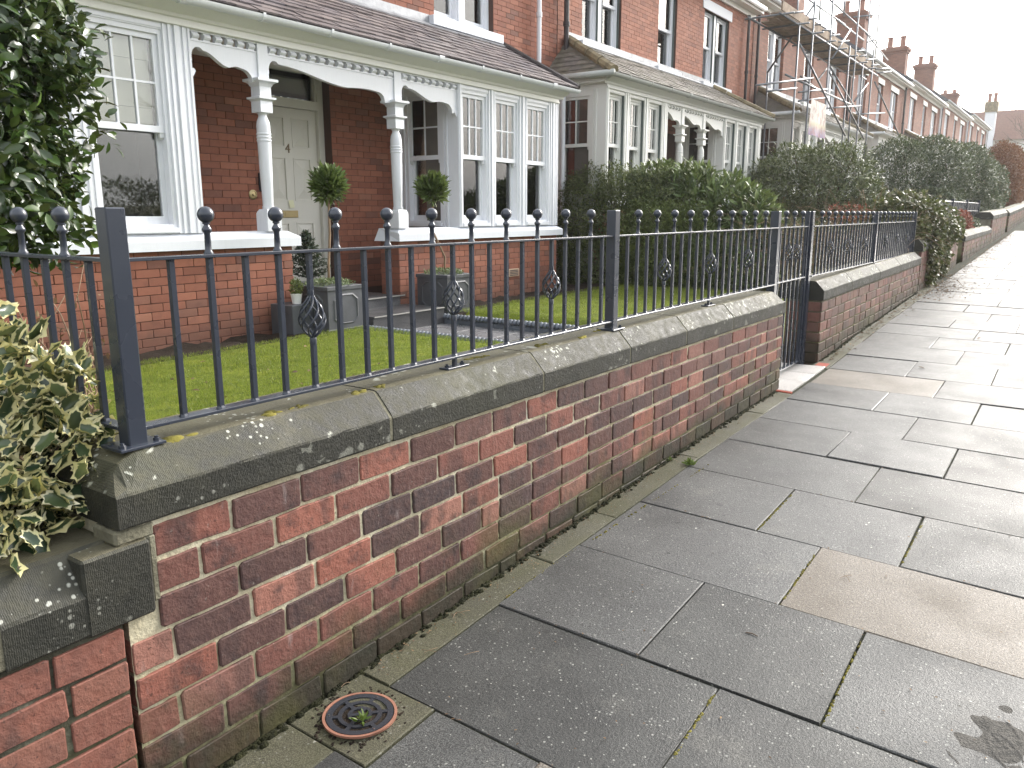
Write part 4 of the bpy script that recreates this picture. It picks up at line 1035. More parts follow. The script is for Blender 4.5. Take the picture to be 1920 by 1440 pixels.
        if hip_tile:
            for r_ in range(8):                                   # slates of the hipped end facing down the street
                f_ = r_ / 8; pz = z0 + (z1 - z0) * f_; px_ = e0 + (hl - e0) * f_; ya = y0 + (y1 - y0) * f_; yy = ya
                while yy < y1 - .02:
                    y2 = min(yy + sw - .006, y1); kz = (z1 - z0) / (hl - e0)
                    sl.add([(px_ - .01, yy, pz + .008), (px_ + .11, yy, pz + .11 * kz), (px_ + .11, y2, pz + .11 * kz), (px_ - .01, y2, pz + .008)], [(0, 1, 2, 3)]); yy += sw
        if sl.v: tag(sl.build('slate', roofm, rf), kind='stuff')
    q = MB(); q.prism([(yB - .11, z1 - .045), (yB - .004, z1 + .01), (yB - .004, z1 + .13), (yB - .012, z1 + .13), (yB - .02, z1 + .03), (yB - .115, z1 - .03)], 0, hl, hr); q.build('lead_flashing', lead, rf)
    if hip_tile:
        for (a, b) in (((e0, y0, z0 + .01), (hl, y1, z1 + .02)), ((e1, y0, z0 + .01), (hr, y1, z1 + .02))):
            A_, B_ = Vector(a), Vector(b)
            for i in range(4): q = MB(); q.tube(A_.lerp(B_, i / 4 + .004), A_.lerp(B_, (i + 1) / 4 - .004), .085, 8, .075); q.build('hip_tile', hip_tile, rf)
        q = MB(); q.box(e0 + .05, xL + .25, y0 + .16, yB, zf1 + .001, z0 - .02); q.box(xL - .12, xL - .002, yF - .02, yB, zf1 - .03, zf1); q.build('side_soffit', trim, t)
        q = MB(); q.tube((e0 - .03, y0 - .02, gz - .005), (e0 - .03, yB, gz - .005), .05, 8); q.build('side_gutter', gut, t, smooth=True)
    else:
        q = MB(); q.tube((e1 + .01, y0, z0 + .015), (hr + .01, y1, z1 + .03), .045, 8); q.build('verge_roll', pipe_black, rf)
    return rf

def upper_storey(t, X0, X1, dz, wins, mat, stuffm=None, frame=white, jamb=None, sillm=white_stone, eaves=True, holes=(), z0=.1, yB=7.7, lintel=True, ridge=10.5, front_z=None):
    Z = lambda z: z + dz; H = [(a, b, Z(4.10), Z(5.68)) for a, b, _ in wins] + list(holes); top = Z(6.25)
    q = MB(); wall_cells(q, X0, X1, z0, top, yB + (.008 if stuffm else 0), yB + .25, H); w = q.build('wall', hmortar if stuffm else mat, t)
    q = MB(); q.box(X0, X1, yB + .55, 13.4, z0, top); q.box(X0, X0 + .2, yB + .25, yB + .55, z0, top); q.box(X1 - .2, X1, yB + .25, yB + .55, z0, top); q.build('side_and_back_wall', wallbrick, t)
    if stuffm: brick_stuff(brick_cells(X0, X1, front_z if front_z is not None else Z(.4), top, H), yB, stuffm, w)
    for a, b, two in wins:
        q = MB(); q.cbox(a - .13, b + .13, yB - .10, yB + .14, Z(3.98), Z(4.105), .006); q.build('stone_sill', sillm, t)
        if lintel: q = MB(); q.cbox(a - .13, b + .13, yB - .02, yB + .14, Z(5.68), Z(5.90), .006); q.build('stone_lintel', sillm, t)
        if two:
            m = (a + b) / 2; q = MB(); q.box(m - .07, m + .07, yB + .06, yB + .2, Z(4.105), Z(5.68)); q.build('mullion', frame, t)
            prs = ((a, m - .07), (m + .07, b))
        else: prs = ((a, b),)
        for c, d in prs: window(t, front_at(c + .002, yB + .10), d - c - .004, Z(4.13), Z(4.92), Z(5.675), 1, 1, frame, jamb, None, panes=False, horn=False)
    ez = top
    q = MB(); q.add([(X0, yB - .28, ez - .02), (X1, yB - .28, ez - .02), (X1, ridge, ez + 2.05), (X0, ridge, ez + 2.05), (X0, 13.6, ez - .05), (X1, 13.6, ez - .05), (X0, yB - .28, ez - .06), (X1, yB - .28, ez - .06)], [(0, 1, 2, 3), (3, 2, 5, 4), (6, 7, 1, 0), (0, 3, 4), (1, 5, 2)]); q.build('roof', roof_far, t)
    q = MB(); q.box(X0, X1, yB - .26, yB - .02, ez - .13, ez - .07); q.box(X0, X1, yB - .06, yB - .002, ez - .24, ez - .131); q.build('eaves_board', offwhite, t)
    q = MB(); q.tube((X0 + .05, yB - .31, ez - .03), (X1 - .05, yB - .31, ez - .03), .055, 8); q.build('gutter', gutter_white, t, smooth=True)
    q = MB(); q.tube((X0, ridge, ez + 2.07), (X1, ridge, ez + 2.07), .09, 6); q.build('ridge_tile', tile_brown, t)
    return w
def pipe(t, x, y, z0, z1, mat, r=.038):
    q = MB(); q.tube((x, y, z0), (x, y, z1), r, 10)
    z = z0 + .5
    while z < z1: q.tube((x, y, z), (x, y, z + .07), r * 1.3, 10); z += 1.5
    return q.build('downpipe', mat, t, smooth=40)
def chimney(t, x, y, z0, z1, zpot, w=.75, d=1.25, mat=None, pots=2):
    q = MB(); q.box(x - w / 2, x + w / 2, y - d / 2, y + d / 2, z0 - 1.5, z1 - .35); q.box(x - w / 2 - .06, x + w / 2 + .06, y - d / 2 - .06, y + d / 2 + .06, z1 - .35, z1 - .22); q.box(x - w / 2 - .12, x + w / 2 + .12, y - d / 2 - .12, y + d / 2 + .12, z1 - .22, z1 - .08); q.box(x - w / 2, x + w / 2, y - d / 2, y + d / 2, z1 - .08, z1)
    c = q.build('chimney_stack', mat or wallbrick, t)
    for i in range(pots):
        yy = y + (i - (pots - 1) / 2) * d * .55; q = MB(); q.lathe([(.17, 0), (.15, .05), (.13, (zpot - z1) * .85), (.16, (zpot - z1) * .88), (.16, zpot - z1), (.10, zpot - z1), (.09, .1)], (x, yy, z1), 12); q.build('chimney_pot', pot_clay, c, smooth=40)
    return c

# house with the white porch (number 4)
h1 = thing('terraced_house', 'red brick house with a fresh white porch, carved posts and door number 4', 'house', (7.3, 7.8, .2))
bays1 = [(2.3, 4.47, [(2.62, 3.26), (3.52, 4.20)]), (8.17, 10.52, [(8.24, 8.80), (8.95, 9.51), (9.70, 10.26)])]
range_front(h1, 2.3, 10.52, 0.0, bays1, [(4.47, 8.17, [5.24, 7.10])], [(2.3, 5.46), (7.03, 10.52)], cream, white, white_stone, slate, 2)
DX0, DX1 = 6.03, 7.07
upper_storey(h1, 2.2, 12.22, 0.05, [(9.05, 10.42, True), (5.0, 5.9, False), (2.9, 4.1, True)], hbrick, hbrick, holes=[(DX0, DX1, .1, 3.24)], front_z=.555)
pipe(h1, 11.55, 7.62, 2.6, 6.2, white)
fr = MB()
for x in (DX0, DX1 - .085): fr.box(x, x + .085, 7.83, 7.95, .556, 3.24)
fr.box(DX0 + .085, DX1 - .085, 7.83, 7.95, 3.15, 3.24); fr.box(DX0 + .085, DX1 - .085, 7.82, 7.95, 2.73, 2.83)
fr.box(DX0 + .085, DX0 + .11, 7.85, 7.94, 2.83, 3.15); fr.box(DX1 - .11, DX1 - .085, 7.85, 7.94, 2.83, 3.15); df = fr.build('door_frame', greige, h1)
q = MB(); q.box(DX0 + .11, DX1 - .11, 7.895, 7.9, 2.831, 3.149); q.build('fanlight_pane', glass, df)
q = MB(); q.box(DX0 - .2, DX1 + .2, 8.2, 8.21, .3, 3.3); q.box(DX0 - .1, DX1 + .1, 7.96, 8.2, 3.26, 3.27); q.build('hall_lining', room_dark, h1)
dl, dr = DX0 + .088, DX1 - .088; dm = (dl + dr) / 2
q = MB(); q.box(dl, dr, 7.892, 7.93, .575, 2.725)
for x in (dl, dr - .11): q.box(x, x + .11, 7.88, 7.8915, .575, 2.725)
q.box(dm - .055, dm + .055, 7.88, 7.8915, .575, 2.725)
DZ = [.575, .80, 1.40, 1.66, 2.16, 2.28, 2.62, 2.725]
for a, b in ((.575, .80), (1.40, 1.66), (2.16, 2.28), (2.62, 2.725)):
    for x0, x1 in ((dl + .11, dm - .055), (dm + .055, dr - .11)): q.box(x0, x1, 7.88, 7.8915, a, b)
door = q.build('door', greige, h1)
for a, b in ((.80, 1.40), (1.66, 2.16), (2.28, 2.62)):
    for x0, x1 in ((dl + .11, dm - .055), (dm + .055, dr - .11)):
        q = MB(); i = .022; cx_, cz_ = (x0 + x1) / 2, (a + b) / 2; hw = (x1 - x0) / 2 - i; 
        r0, r1 = b - i - hw, a + i + hw           # pyramid-pointed panel
        if r0 < r1: r0 = r1 = cz_
        q.add([(x0 + i, 7.8915, a + i), (x1 - i, 7.8915, a + i), (x1 - i, 7.8915, b - i), (x0 + i, 7.8915, b - i), (cx_, 7.866, r1), (cx_, 7.866, r0)], [(0, 1, 4), (1, 2, 5, 4), (2, 3, 5), (3, 0, 4, 5)])
        q.build('door_panel', greige, door)
        q = MB(); m = .012
        for (xa, xb, za, zb) in ((x0, x1, a, a + m), (x0, x1, b - m, b), (x0, x0 + m, a + m, b - m), (x1 - m, x1, a + m, b - m)): q.box(xa, xb, 7.874, 7.8916, za, zb)
        q.build('panel_moulding', greige, door)
lp = onY(547, 401, 7.87); q = MB(); q.cbox(lp.x - .13, lp.x + .10, 7.868, 7.8795, lp.z - .045, lp.z + .04, .003); pl = q.build('letter_plate', brass, door)
q = MB(); q.box(lp.x - .10, lp.x + .07, 7.8655, 7.8685, lp.z - .026, lp.z + .022); q.build('letter_flap', brass, pl)
nt = onY(547, 383, 7.87); q = MB(); q.add([(nt.x - .035, 7.862, nt.z - .045), (nt.x + .04, 7.866, nt.z - .038), (nt.x + .03, 7.871, nt.z + .05), (nt.x - .045, 7.871, nt.z + .045)], [(0, 1, 2, 3)]); q.build('paper_note', m_paint('cream_paper', srgb(226, 224, 190), .8, .02), door)
def text_part(s, name, mat, parent, loc, size, ext=.004):
    cu = bpy.data.curves.new(name, 'FONT'); cu.body = s; cu.size = size; cu.extrude = ext; cu.align_x = 'CENTER'; cu.align_y = 'CENTER'
    tmp = bpy.data.objects.new(name, cu); col.objects.link(tmp); dg = bpy.context.evaluated_depsgraph_get(); me = bpy.data.meshes.new_from_object(tmp.evaluated_get(dg)); bpy.data.objects.remove(tmp)
    me.materials.clear(); me.materials.append(mat); return link(name, me, parent, loc, (math.pi / 2, 0, 0))
np_ = onY(540, 279, 7.87); text_part('4', 'door_number', m_paint('bronze_number', srgb(120, 100, 70), .4), door, (np_.x, 7.874, np_.z), .15)
bl_ = onY(476, 365, 7.68); q = MB(); q.lathe([(.055, 0), (.055, .008), (.04, .014), (.036, .010), (.014, .012), (.012, .022), (.001, .024)], n=20)
q.v = [(bl_.x + a, 7.699 - c, bl_.z + b) for a, b, c in q.v]; q.build('bell_pull', brass, h1, smooth=40)
db = onY(492, 341, 7.68); q = MB(); q.cbox(db.x - .04, db.x + .06, 7.672, 7.6985, db.z - .10, db.z + .10, .004); bp = q.build('bell_plate', plastic_black, h1)
q = MB(); q.cbox(db.x - .02, db.x + .05, 7.66, 7.6715, db.z - .085, db.z + .035, .003); q.build('bell_push', offwhite, bp)
ab = onY(963, 511, 6.59); q = MB(); q.cbox(ab.x - .13, ab.x + .13, 6.583, 6.5985, ab.z - .055, ab.z + .055, .003); ap = q.build('air_brick', m_paint('buff_terracotta', srgb(176, 150, 128), .8), h1)
for i in range(4): q = MB(); q.box(ab.x - .10, ab.x + .10, 6.580, 6.5835, ab.z - .04 + i * .022, ab.z - .03 + i * .022); q.build('vent_slot', plastic_black, ap)

# the next house: aged white paint, grey-green jambs
h2 = thing('terraced_house', 'red brick house with aged white bay and green-edged windows next to number 4', 'house', (17, 7.8, .5))
bays2 = [(11.98, 14.33, [(12.08, 12.62), (12.82, 13.36), (13.54, 14.08)]), (17.2, 19.56, [(17.32, 17.84), (18.04, 18.56), (18.76, 19.26)])]
range_front(h2, 11.98, 19.56, .40, bays2, [(14.33, 17.2, [15.06, 16.12])], [(11.98, 15.2), (16.0, 19.56)], offwhite, offwhite, white_stone, slate2, 1, jamb=teal, hip_tile=hip_clay, gut=m_paint('grey_gutter', srgb(178, 180, 176), .5, .25), blinds=False)
upper_storey(h2, 12.24, 21.75, .38, [(13.05, 14.50, True), (16.12, 17.02, False), (18.52, 20.06, True)], hbrick2, hbrick2, jamb=teal, front_z=3.2)
pipe(h2, 12.36, 7.60, 2.6, 6.6, pipe_black, .045); pipe(h2, 21.2, 7.62, 3.0, 6.4, pipe_black); pipe(h2, 21.95, 7.62, 3.0, 6.6, pipe_black)
pipe(h2, 11.80, 7.30, 1.5, 3.5, white, .04)
for i, (x, w_) in enumerate(((12.5, .30), (13.1, .24), (17.6, .28))):     # curtains behind the panes
    q = MB(); n = 8
    for k in range(n): q.box(x + w_ * k / n, x + w_ * (k + 1) / n, 6.86 + .012 * (k % 2), 6.87 + .012 * (k % 2), 1.8, 3.4)
    q.build('curtain', curtain_w, h2)
q = MB()
for k in range(8): q.box(12.135 + .012 * (k % 2), 12.145 + .012 * (k % 2), 6.92 + .06 * k, 6.98 + .06 * k, 1.8, 3.4)
q.build('curtain', curtain_r, h2)
# houses further up, stepping with the hill
specs = [(21.8, 32.2, .75, 'red brick house standing behind the scaffolding', 21.75), (32.25, 42.7, 1.05, 'red brick house between the scaffolding and the white-eaved terrace end', None), (42.8, 53.9, 1.30, 'third red brick house up the hill beyond the scaffolding', None), (54.0, 65.9, 1.62, 'fourth brick terrace house up the hill with a white downpipe', None), (66.0, 78.5, 1.98, 'last brick house at the top end of the terrace', None)]
houses = []
for i, (a, b, dz, lab, xr) in enumerate(specs):
    hh = thing('terraced_house', lab, 'house', ((a + b) / 2, 7.8, zp(a, 1.7)))
    houses.append(hh); s = (b - a) / 9.6
    L = a + .1 * s
    bays = [(L, L + 2.3 * s, [(L + .1 * s, L + .62 * s), (L + .82 * s, L + 1.36 * s), (L + 1.54 * s, L + 2.08 * s)]), (L + 5.2 * s, L + 7.6 * s, [(L + 5.3 * s, L + 5.8 * s), (L + 6.05 * s, L + 6.55 * s), (L + 6.8 * s, L + 7.3 * s)])]
    range_front(hh, L, L + 7.6 * s, dz, bays, [(L + 2.3 * s, L + 5.2 * s, [L + 3.05 * s, L + 4.1 * s])], [(L, L + 7.6 * s)], offwhite, offwhite, white_stone, slate2, 1 if i == 0 else 0, hip_tile=hip_clay, blinds=False, roofslate=i < 2)
    upper_storey(hh, a, b, dz, [(a + 1.1 * s, a + 2.4 * s, True), (a + 4.3 * s, a + 5.2 * s, False), (a + 6.7 * s, a + 8.1 * s, True)], wallbrick, None, sillm=offwhite)
    pipe(hh, b - .35, 7.62, 2.5 + dz, 6.2 + dz, pipe_black, .05)
    if i >= 2: pipe(hh, b - .8, 7.62, 2.5 + dz, 6.2 + dz, white, .05)
for hh, x, y, z1, zpot, z0 in ((houses[0], 32.0, 10.2, 10.2, 10.7, 8.9), (houses[1], 42.5, 10.25, 10.75, 11.3, 9.0), (houses[2], 53.7, 10.4, 10.95, 11.55, 9.4), (houses[3], 65.7, 10.7, 11.75, 12.3, 9.9), (houses[4], 78.2, 10.7, 11.2, 11.5, 10)): chimney(hh, x, y, z0, z1, zpot)
chimney(h2, 21.6, 10.2, 8.4, 10.0, 10.5)
# house closing the view
fh_ = thing('detached_house', 'brown tiled roof with a tall white chimney closing the far end of the street', 'house', (92, 8, zp(90)))
q = MB(); q.box(89.2, 98, 5.6, 11.5, 3.5, 8.3); q.build('wall', m_paint('white_render', srgb(226, 226, 222), .8, .1), fh_)
q = MB(); q.add([(88.8, 5.3, 8.1), (88.8, 11.8, 8.1), (92.0, 11.8, 11.0), (92.0, 5.3, 11.0), (97, 11.8, 8.1), (97, 5.3, 8.1)], [(0, 3, 2, 1), (3, 5, 4, 2), (0, 5, 3), (1, 2, 4)]); q.build('roof', tile_brown, fh_)
q = MB(); q.box(88.55, 89.5, 8.15, 9.0, 4, 10.6); cs = q.build('chimney_stack', m_paint('white_stack', srgb(236, 240, 246), .7, .05), fh_)
q = MB(); q.box(88.45, 89.6, 8.05, 9.1, 10.6, 11.5); q.build('stack_top', hip_clay, cs)
for yy in (8.35, 8.8): q = MB(); q.lathe([(.16, 0), (.13, .5), (.18, .75), (.15, .8)], (89.0, yy, 11.5), 10); q.build('chimney_pot', pot_clay, cs)

# ---------------------------------------------------------------- scaffolding
SO = (1400, 0, 300 / 1543)
def sp(a, b, Y): return onY(SO[0] + a * SO[2], SO[1] + b * SO[2], Y)
scaf = thing('scaffolding', 'galvanised scaffolding tubes and a board platform against the third brick house', 'scaffolding', (26, 6.6, 1.1))
OUT, INN = 6.05, 7.25
def tubep(p, q_, nm='pole', r=.024):
    m_ = MB(); m_.tube(p, q_, r, 7); m_.build(nm, galv, scaf, smooth=True)
gz_ = lambda x: garden_z(x)
for a, top, Y in (((440, 1350), (500, 215), OUT), ((575, 1270), (655, 0), OUT), ((770, 1000), (828, -60), OUT), ((940, 1250), (985, 430), OUT), ((1030, 1280), (1047, -60), OUT), ((1130, 1320), (1152, -60), INN), ((1180, 1330), (1200, 455), OUT), ((1235, 680), (1276, 30), INN), ((188, 1100), (200, 700), INN), ((1065, 1290), (1120, 610), OUT), ((700, 200), (716, -40), INN), ((650, 180), (660, 30), INN), ((940, 160), (948, -40), INN), ((490, 190), (494, -40), INN)):
    b_ = sp(*a, Y); t_ = sp(*top, Y); x = (b_.x + t_.x) / 2
    tubep((x, Y, gz_(x) - .02 if top[1] > 100 or a[1] > 900 else b_.z), (x, Y, t_.z))
for (a, b, Y, Y2) in (((200, 700), (660, 30), INN, OUT), ((510, 420), (950, 1310), OUT, OUT - .5), ((790, 680), (1130, 1340), OUT, OUT - .5), ((800, 640), (1115, 1150), OUT, OUT), ((1235, 790), (1480, 1330), OUT, OUT - .3), ((820, 570), (1005, 280), OUT, OUT), ((1040, 975), (1170, 800), OUT, OUT), ((690, 770), (790, 640), OUT, INN)):
    tubep(sp(*a, Y), sp(*b, Y2), 'brace')
for (a, b, Y) in (((375, 720), (1010, 1010), OUT), ((520, 735), (690, 870), INN), ((600, 0), (950, 240), INN), ((780, -20), (1340, 480), INN), ((830, 160), (1130, 390), INN), ((1150, 320), (1360, 580), INN), ((1100, 740), (1150, 765), OUT)):
    tubep(sp(*a, Y), sp(*b, Y), 'ledger')
for (a, b) in (((90, 822), (640, 752)), ((200, 880), (480, 850)), ((500, 890), (780, 860)), ((500, 975), (790, 940)), ((760, 1045), (1100, 1020)), ((1060, 1100), (1330, 1090)), ((1030, 165), (1480, 118)), ((560, 190), (680, 175)), ((620, 245), (720, 232)), ((680, 298), (815, 285)), ((750, 352), (895, 335)), ((830, 408), (985, 395)), ((1010, 495), (1130, 488)), ((1050, 545), (1160, 535)), ((1100, 580), (1240, 570)), ((1160, 640), (1275, 625)), ((1240, 668), (1375, 658)), ((1250, 705), (1395, 690)), ((390, 130), (580, 108)), ((1160, 410), (1320, 355))):
    tubep(sp(*a, OUT + .1), sp(*b, OUT - .15), 'transom', .022)
p0 = sp(350, 100, OUT); p1 = sp(1240, 680, OUT); PZ = (p0.z + p1.z) / 2
tubep((p0.x - .2, OUT, PZ - .1), (p1.x + .4, OUT, PZ - .1), 'ledger'); tubep((p0.x - .2, OUT + .7, PZ - .1), (p1.x + .4, OUT + .7, PZ - .1), 'ledger')
nb = 3
for i in range(nb):
    y = OUT + .05 + i * .225; x = p0.x + .35 * i
    while x < p1.x:
        x2 = min(x + 3.6, p1.x + .2); q = MB(); q.cbox(x, x2 - .02, y, y + .215, PZ - .055 + .005 * random.random(), PZ - .018, .003); q.build('board', board_mat, scaf); x = x2
x = p0.x
while x < p1.x: tubep((x, OUT - .25, PZ - .085), (x, OUT + .85, PZ - .085), 'transom', .022); x += 1.2
q = MB(); q.cbox(p0.x, p1.x, OUT + .01, OUT + .045, PZ + .0, PZ + .2, .003); q.build('toe_board', board_mat, scaf)
ba = sp(625, 952, OUT - .06); bb = sp(770, 1012, OUT - .06); bc = sp(735, 1335, OUT - .06)
q = MB(); nW, nH = 10, 14
for i in range(nW + 1):
    for j in range(nH + 1):
        u, v = i / nW, j / nH; q.v.append((ba.x + (bb.x - ba.x) * u, OUT - .06 + .03 * math.sin(u * 9 + v * 2) * v, ba.z + (bb.z - ba.z) * u + (bc.z - bb.z) * v))
for i in range(nW):
    for j in range(nH): q.f.append((i * (nH + 1) + j, i * (nH + 1) + j + 1, (i + 1) * (nH + 1) + j + 1, (i + 1) * (nH + 1) + j))
g = G('printed_banner'); pz = g.n('SeparateXYZ', Vector=g.pos()); zn = g.sel(pz.outputs['Z'], bc.z, ba.z)
c = g.ramp(zn, [(0, srgb(150, 130, 160)), (.18, srgb(176, 160, 170)), (.32, srgb(206, 196, 170)), (.42, srgb(214, 210, 200)), (.75, srgb(206, 200, 192)), (1, srgb(224, 222, 214))])
n_ = g.noise(g.scalev(g.pos(), (5, 1, 5)), 1.2, 3); c = g.mix(g.math('MULTIPLY', g.sel(n_, .5, .6), .55), c, srgb(176, 130, 120)); g.P(Base_Color=c, Roughness=.7)
solo(q, 'banner', g.m, 'faded printed banner hung on the scaffolding tubes', 'banner', (ba.x, OUT - .06, bc.z))
# ---------------------------------------------------------------- foliage tools
def leaf_template(half, nt=(0, .25, .5, .8, 1), droop=.18, fold=.35):
    V = []; Fq = []; Ft = []
    for t, h in zip(nt, half):
        z = -droop * t * t
        if h == 0: V.append((t, 0, z))
        else: V += [(t, -h, z + fold * h), (t, 0, z), (t, h, z + fold * h)]
    i = 1; Ft += [(0, 1, 2), (0, 2, 3)]
    for k in range(len(nt) - 3):
        Fq += [(i, i + 3, i + 4, i + 1), (i + 1, i + 4, i + 5, i + 2)]; i += 3
    Ft += [(i, i + 3, i + 1), (i + 1, i + 3, i + 2)]
    return np.array(V, float), [np.array(Fq, int).reshape(-1, 4), np.array(Ft, int)] if Fq else [np.array(Ft, int)], None
T_CAM = leaf_template((0, .17, .24, .16, 0))
T_LONG = leaf_template((0, .10, .13, .08, 0), droop=.22)
T_MID = leaf_template((0, .2, 0), (0, .45, 1), .1, .3)
T_IVY = leaf_template((0, .42, 0), (0, .35, 1), .1, .2)
T_NEEDLE = (np.array([(0, -.06, 0), (0, .06, 0), (1, 0, -.08)], float), [np.array([(0, 1, 2)])], None)
def holly_template():
    n = 16; V = [(.5, 0, -.03)]; E_ = [0.0]
    for k in range(n):
        a = 2 * math.pi * k / n; V.append((.5 + .34 * math.cos(a), .17 * math.sin(a), .02 * math.cos(2 * a))); E_.append(.30)
    for k in range(n):
        a = 2 * math.pi * k / n; s_ = 1.0 if k % 2 == 0 else .74
        V.append((.5 + .52 * s_ * math.cos(a) if k else 1.06, (.30 if k % 2 == 0 else .22) * math.sin(a) * (1 if k % 8 else 1), (.09 if k % 4 == 0 else -.05 if k % 2 == 0 else .02) + .10 * abs(math.sin(a)))); E_.append(1.0)
    Ft = [(0, 1 + k, 1 + (k + 1) % n) for k in range(n)]; Fq = [(1 + k, 1 + n + k, 1 + n + (k + 1) % n, 1 + (k + 1) % n) for k in range(n)]
    return np.array(V), [np.array(Ft), np.array(Fq)], np.array(E_)
T_HOLLY = holly_template()
def nrmz(a): return a / np.maximum(np.linalg.norm(a, axis=1, keepdims=True), 1e-9)
def frames(d, n):
    X = nrmz(d); Z = nrmz(n - (n * X).sum(1, keepdims=True) * X); Y = np.cross(Z, X); return np.stack([X, Y, Z], 2)   # columns
def cloud_mesh(name, tmpl, pos, R, size, mat):
    V0, Fs, ed = tmpl; N = len(pos); k = len(V0)
    V = np.einsum('nij,kj->nki', R, V0) * size[:, None, None] + pos[:, None]
    off = (np.arange(N) * k)[:, None, None]
    faces = [(f[None] + off).reshape(-1, f.shape[1]) for f in Fs if len(f)]
    return np_mesh(name, V.reshape(-1, 3), faces, mat, {'edge': np.tile(ed, N)} if ed is not None else None)
def sample(lobes, n, shell=.16, lump=.10, fill=.2, rg=rng):
    L = np.array(lobes, float); area = (L[:, 3] * L[:, 4] + L[:, 4] * L[:, 5] + L[:, 3] * L[:, 5]); pos = []; out = []
    for l, a in zip(L, area / area.sum()):
        m = int(n * a * 1.25) + 1; d = nrmz(rg.normal(size=(m, 3)))
        ph = l[:3]
        r = 1 + lump * (np.sin(d[:, 0] * 5.3 + ph[0] * 7) * np.sin(d[:, 1] * 6.1 + ph[1] * 5) + .8 * np.sin(d[:, 2] * 9 + d[:, 0] * 7 + ph[2])) + lump * .7 * np.sin(d[:, 0] * 17 + d[:, 2] * 13) * np.sin(d[:, 1] * 15)
        s_ = 1 - np.abs(rg.normal(0, shell, m)); f_ = rg.random(m) < fill; s_[f_] = rg.random(f_.sum()) ** .4
        s_ = np.clip(s_, .05, 1.05); p = l[:3] + d * (r * s_)[:, None] * l[3:6]
        keep = np.ones(m, bool)
        for l2 in L:
            if (l2 == l).all(): continue
            keep &= (((p - l2[:3]) / l2[3:6]) ** 2).sum(1) > .45
        pos.append(p[keep]); out.append(nrmz(d / l[3:6])[keep])
    return np.concatenate(pos), np.concatenate(out)
def foliage(t, name, tmpl, mat, pos, out, size, up=.35, spread=.8, singles=0, flat=.5, stuffname=None, tip=None):
    n = len(pos); rd = nrmz(rng.normal(size=(n, 3)))
    d = nrmz(out * (1 - spread * .5) + rd * spread + np.array([0, 0, up]) if tip is None else tip + rd * spread)
    nn = nrmz(out * flat + np.array([0, 0, .55]) + nrmz(rng.normal(size=(n, 3))) * .55)
    R = frames(d, nn); size = np.broadcast_to(size, (n,)).copy() * rng.uniform(.65, 1.2, n)
    pick = np.zeros(n, bool)
    if singles:
        to = np.array(EYE) - pos; dist = np.linalg.norm(to, axis=1); to /= dist[:, None]
        rel = pos - np.array(EYE); z = rel @ np.array(FW); px_ = CX + F * (rel @ np.array(RT)) / z; py_ = CY - F * (rel @ np.array(UP)) / z
        sc = size / dist * (.3 + np.maximum(0, (out * to).sum(1))) * ((px_ > 0) & (px_ < 1920) & (py_ > 0) & (py_ < 1440))
        pick[np.argsort(-sc)[:singles]] = True
        me = np_mesh(name, tmpl[0], [f for f in tmpl[1] if len(f)], mat, {'edge': tmpl[2]} if tmpl[2] is not None else None)
        for i in np.where(pick)[0]:
            o = bpy.data.objects.new(name, me); col.objects.link(o); o.parent = t
            M4 = Matrix([list(R[i][r_] * size[i]) + [0] for r_ in range(3)] + [[0, 0, 0, 1]]); M4.translation = Vector(pos[i]) - WL[t]
            o.matrix_basis = M4; WL[o] = Vector(pos[i])
    rest = ~pick
    o = link(stuffname or (name if singles else 'crown'), cloud_mesh(name, tmpl, pos[rest], R[rest], size[rest], mat), t)
    tag(o, kind='stuff'); return o
def stems(t, base, tips, mat, r=.018, name='stem', wob=.12):
    q = MB(); b = Vector(base)
    for tp in tips:
        tp = Vector(tp); pts = []
        for i in range(6):
            s_ = i / 5; p = b.lerp(tp, s_) + Vector((random.uniform(-1, 1), random.uniform(-1, 1), random.uniform(-.4, .8))) * wob * math.sin(math.pi * s_) * (tp - b).length * .5
            pts.append(p)
        q.path(pts, [r * (1 - .75 * i / 5) for i in range(6)], 6)
    return q.build(name, mat, t, smooth=True)
def shrub(name, label, cat, base, lobes, tmpl, mat, n, size, singles=0, up=.35, spread=.8, shell=.16, stem_mat=None, fill=.2, lump=.10, leafname='leaf', group=None, nst=9, sr=.02):
    t = thing(name, label, cat, base, group)
    p, o = sample(lobes, n, shell, lump, fill)
    foliage(t, leafname, tmpl, mat, p, o, size, up, spread, singles, stuffname='leaf_mass' if singles else 'crown')
    idx = rng.choice(len(p), nst, replace=False)
    stems(t, base, [Vector(p[i]) for i in idx], stem_mat or bark, sr, 'trunk'); return t

# ---------------------------------------------------------------- shrubs near the railings
shrub('camellia', 'tall glossy dark green camellia in front of the white sash window', 'shrub', (1.45, 4.5, .3),
      [(1.42, 4.5, 2.05, .84, .75, 1.0), (1.15, 4.5, 3.05, .80, .65, .85), (1.95, 4.35, 2.28, .36, .36, .34), (1.78, 4.4, 1.72, .44, .4, .46), (.8, 4.4, 2.0, .8, .7, 1.3), (1.66, 4.35, 2.75, .32, .35, .38)], T_CAM, lf_camellia, 30000, .078, 300, .1, .75, .18, None, .25, .13)
shrub('holly_bush', 'variegated holly with cream-edged spiny leaves spilling over the neighbouring coping', 'shrub', (.55, 2.12, .35),
      [(.66, 2.08, 1.05, .27, .22, .24), (.42, 2.02, .98, .30, .22, .26), (.83, 1.98, .93, .15, .13, .13), (.45, 2.15, 1.24, .26, .24, .17), (.64, 1.93, .84, .22, .15, .13), (.30, 1.98, .80, .32, .2, .18), (.89, 2.03, 1.06, .13, .12, .13), (.87, 1.95, .90, .12, .12, .12), (.70, 2.1, 1.2, .16, .16, .12)], T_HOLLY, lf_holly, 3000, .070, 300, .25, .85, .2, None, .3, .12, nst=14, sr=.009)
